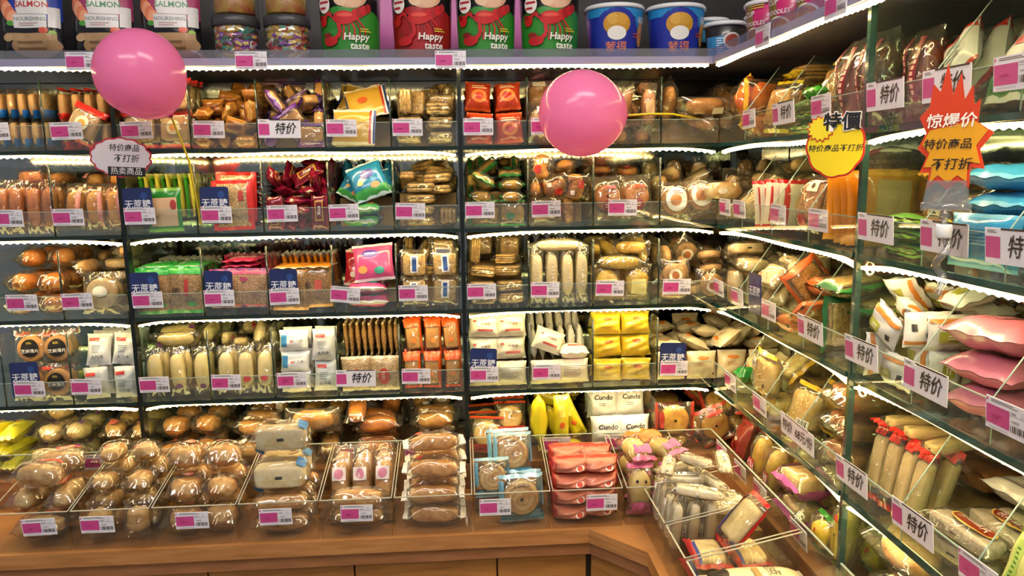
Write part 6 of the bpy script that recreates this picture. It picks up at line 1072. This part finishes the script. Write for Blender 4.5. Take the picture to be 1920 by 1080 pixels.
    bucket(.632, .16, .038, .046, .11, 'pale blue noodle cup standing behind the black and blue one', 'noodle cup', [('rect', 0, .5, 3.0, .9, '#58b0dc'), ('rect', 0, -.5, 3.0, .9, '#4a3c34')], '#3a3a3e', '#e2e4e8', 'noodle_cup')
    for i, (x, y, lab) in enumerate(((.735, .04, 'in the corner'), (.685, -.09, 'standing second from the corner'), (.685, -.212, 'standing third from the corner'), (.685, -.334, 'standing last in its row'))):
        bucket(x, y, .044, .054, .1, 'pink noodle cup with gold panel ' + lab, 'noodle cup', [('rect', -.35, .1, .5, 1.7, '#8a7434'), ('ell', -.1, -.5, 1.3, 1.0, '#efe6dc'), ('ell', -.1, -.5, 1.1, .85, '#c05a2c'), ('ell', 0, -.45, .4, .3, '#d8a04a'), ('txt', 'CUP', -.3, .55, .3, '#f4e8ec', 0), ('txt', 'NOODLES', -.1, .15, .24, '#f4e8ec', 0), ('lines', .1, .82, .8, .2, '#d8c83a')], '#c22a6c', '#e8e6ea', 'noodle_cup', 'pink noodle cups', rot=-62)
def salmon(top, ink):
    out = [('rect', .2, .45, 1.5, .8, top)]
    for i in range(4): out.append(('ell', -.72 + i * .1, .35 - i * .09, .36, .3, ('#e8845c', '#f0a882')[i % 2]))
    out += [('ell', -.5, -.02, .24, .1, '#4aa03a'), ('rect', .18, .33, .9, .34, '#e8e6e6'), ('ell', -.22, .33, .2, .34, '#e8e6e6'), ('txt', 'SALMON', .17, .34, .16, ink), ('rect', .1, .02, 1.0, .26, '#e6e4e4'), ('txt', 'NOURISHING', .1, .06, .1, '#7a8a8a'), ('lines', .1, -.04, .7, .08, '#b88a8a'), ('rect', .78, .1, .28, .4, '#dcdad8')]
    out += [('ell', .2, -.45, 1.5, .46, '#a8845c'), ('rect', .1, -.28, 1.5, .14, '#b8946a'), ('ell', -.62, -.3, .3, .14, '#c8a67c'), ('lines', .2, -.45, 1.1, .24, '#7a5c3c'), ('ell', .5, -.16, .3, .12, '#d8563c'), ('ell', .75, -.2, .2, .08, '#9ac04a')]
    out = [(o[0], o[1], o[2], o[3] - .22, *o[4:]) if o[0] == 'txt' else (o[0], o[1], o[2] - .22, *o[3:]) for o in out]
    return out

# ------------------------------------------------------------------ balloons, cables
def balloon(loc, r, axis, stick, label):
    """axis points from the balloon to its knot"""
    q = Vector(axis).normalized().to_track_quat('Z', 'Y').to_matrix().to_4x4(); e = empty('balloon', Matrix.Translation(loc) @ q); tag(e, label, 'balloon')
    prof = []
    for i in range(25):
        a = math.pi * i / 24; z = -math.cos(a) * r; R = r * math.sin(a)
        if z > 0: z *= 1.0 + .10 * (z / r) ** 3
        prof.append((max(R, .0008), z))
    m = MB(); m.lathe(prof, 40, m_balloon()); m.build('skin', e)
    m = MB(); m.lathe([(.002, r * 1.09), (.004, r * 1.11), (.007, r * 1.15), (.006, r * 1.16)], 14, m_plain('#c23a7a', .3)); m.build('knot', e)
    b = MB(); inv = e.matrix_world.inverted(); b.tube([inv @ Vector(p) for p in stick], .0024, 8, m_plain('#d8c02a', .35)); b.build('stick', e)
def build_extras():
    k1 = Vector((-.638, -.15, 1.701)); ax = Vector((.05, .045, -.10)).normalized()
    balloon(k1, .0865, ax, [k1 + ax * .097, (-.598, -.03, 1.53), (-.589, -.012, 1.385)], 'pink balloon on a yellow stick in front of the rose topped pouch')
    k2 = Vector((.263, -.12, 1.616)); ax = Vector((.11, .02, -.004)).normalized()
    balloon(k2, .0915, ax, [k2 + ax * .102, (.43, -.045, 1.619), (.50, .01, 1.622), (.578, .05, 1.612)], 'pink balloon lying level on a yellow stick before the sausage rolls')
    for z, lab in ((1.525, 'second'), (1.325, 'third')):
        e = empty('cable_outlet', Matrix.Translation((.80, .318, z))); tag(e, f'pale blue plate with black cable hole in the corner above the {lab} shelf', 'cable outlet')
        m = MB(); m.prism(plate(.085, .075, .004), 0, .004, m_plain('#9fc0dc', .4)); m.build('plate', e)
        m = MB(); m.tube([(-.013 + .016 * math.cos(a), -.001, .008 + .016 * math.sin(a)) for a in (i * math.pi / 8 for i in range(17))], .0022, 6, m_plain('#1a1a1c', .4)); m.prism([(-.013 + .015 * math.cos(i * .4), .008 + .015 * math.sin(i * .4)) for i in range(16)], -.0006, -.0001, m_plain('#08080a', .8)); m.build('grommet', e)
        for k in range(3):
            m = MB(); m.tube([(-.015 + k * .004, -.002, .006), (-.02 + k * .02, -.03, -.012), (-.022 + k * .026, -.025, -.05 - k * .006)], .002, 6, m_plain('#2c2e34', .4)); m.build('cable', e)
    for z, lab in ((1.343, 'second'), (1.15, 'third')):
        e = empty('cable_clip', Matrix.Translation((XR + .012, YPR - .022, z))); tag(e, f'small white ring clip under the {lab} side shelf', 'cable clip')
        m = MB(); m.tube([(0, .011 * math.cos(i * math.pi / 10), .011 * math.sin(i * math.pi / 10)) for i in range(21)], .002, 6, m_plain('#e6e6e0', .3)); m.build('ring', e)
        m = MB(); m.box(-.004, .004, -.004, .004, .009, .0135, m_plain('#e6e6e0', .3)); m.build('foot', e)

# ------------------------------------------------------------------ build everything
build_room(); build_shelves(); build_counter(); build_boxes(); build_ledge()
PLACED = []
for b in BINS:
    M = bin_matrix(b); count = 0
    for li, L in enumerate(b['layers']):
        if L['mode'] == 'toss': ps = [(u / 1000, d / 1000, z / 1000, x, y, q) for u, d, z, x, y, q in POSES.get('%s.%d' % (b['id'], li), [])]
        else: ps = placed(b, L, li)
        for n, (u, d, z, rx, ry, rz) in enumerate(ps):
            u, d, z, s = fitted(b, L['p'], u, d, z, rx, ry, rz)
            nu_ = NUDGE.get(b['id'], {}).get(count, (0, 0, 0, 100))
            u, d, z, s = u + nu_[0] / 1000, d + nu_[1] / 1000, z + nu_[2] / 1000, s * nu_[3] / 100
            X = M @ Matrix.Translation((u, d, z)) @ Euler((R_(rx), R_(ry), R_(rz))).to_matrix().to_4x4() @ Matrix.Scale(s, 4)
            if nu_[3] > 0: PLACED.append((b['id'], count, put_pack(L['p'], n % 2, X, L['lab'], b['desc'])))
            count += 1
build_tags(); build_signs(); build_extras()
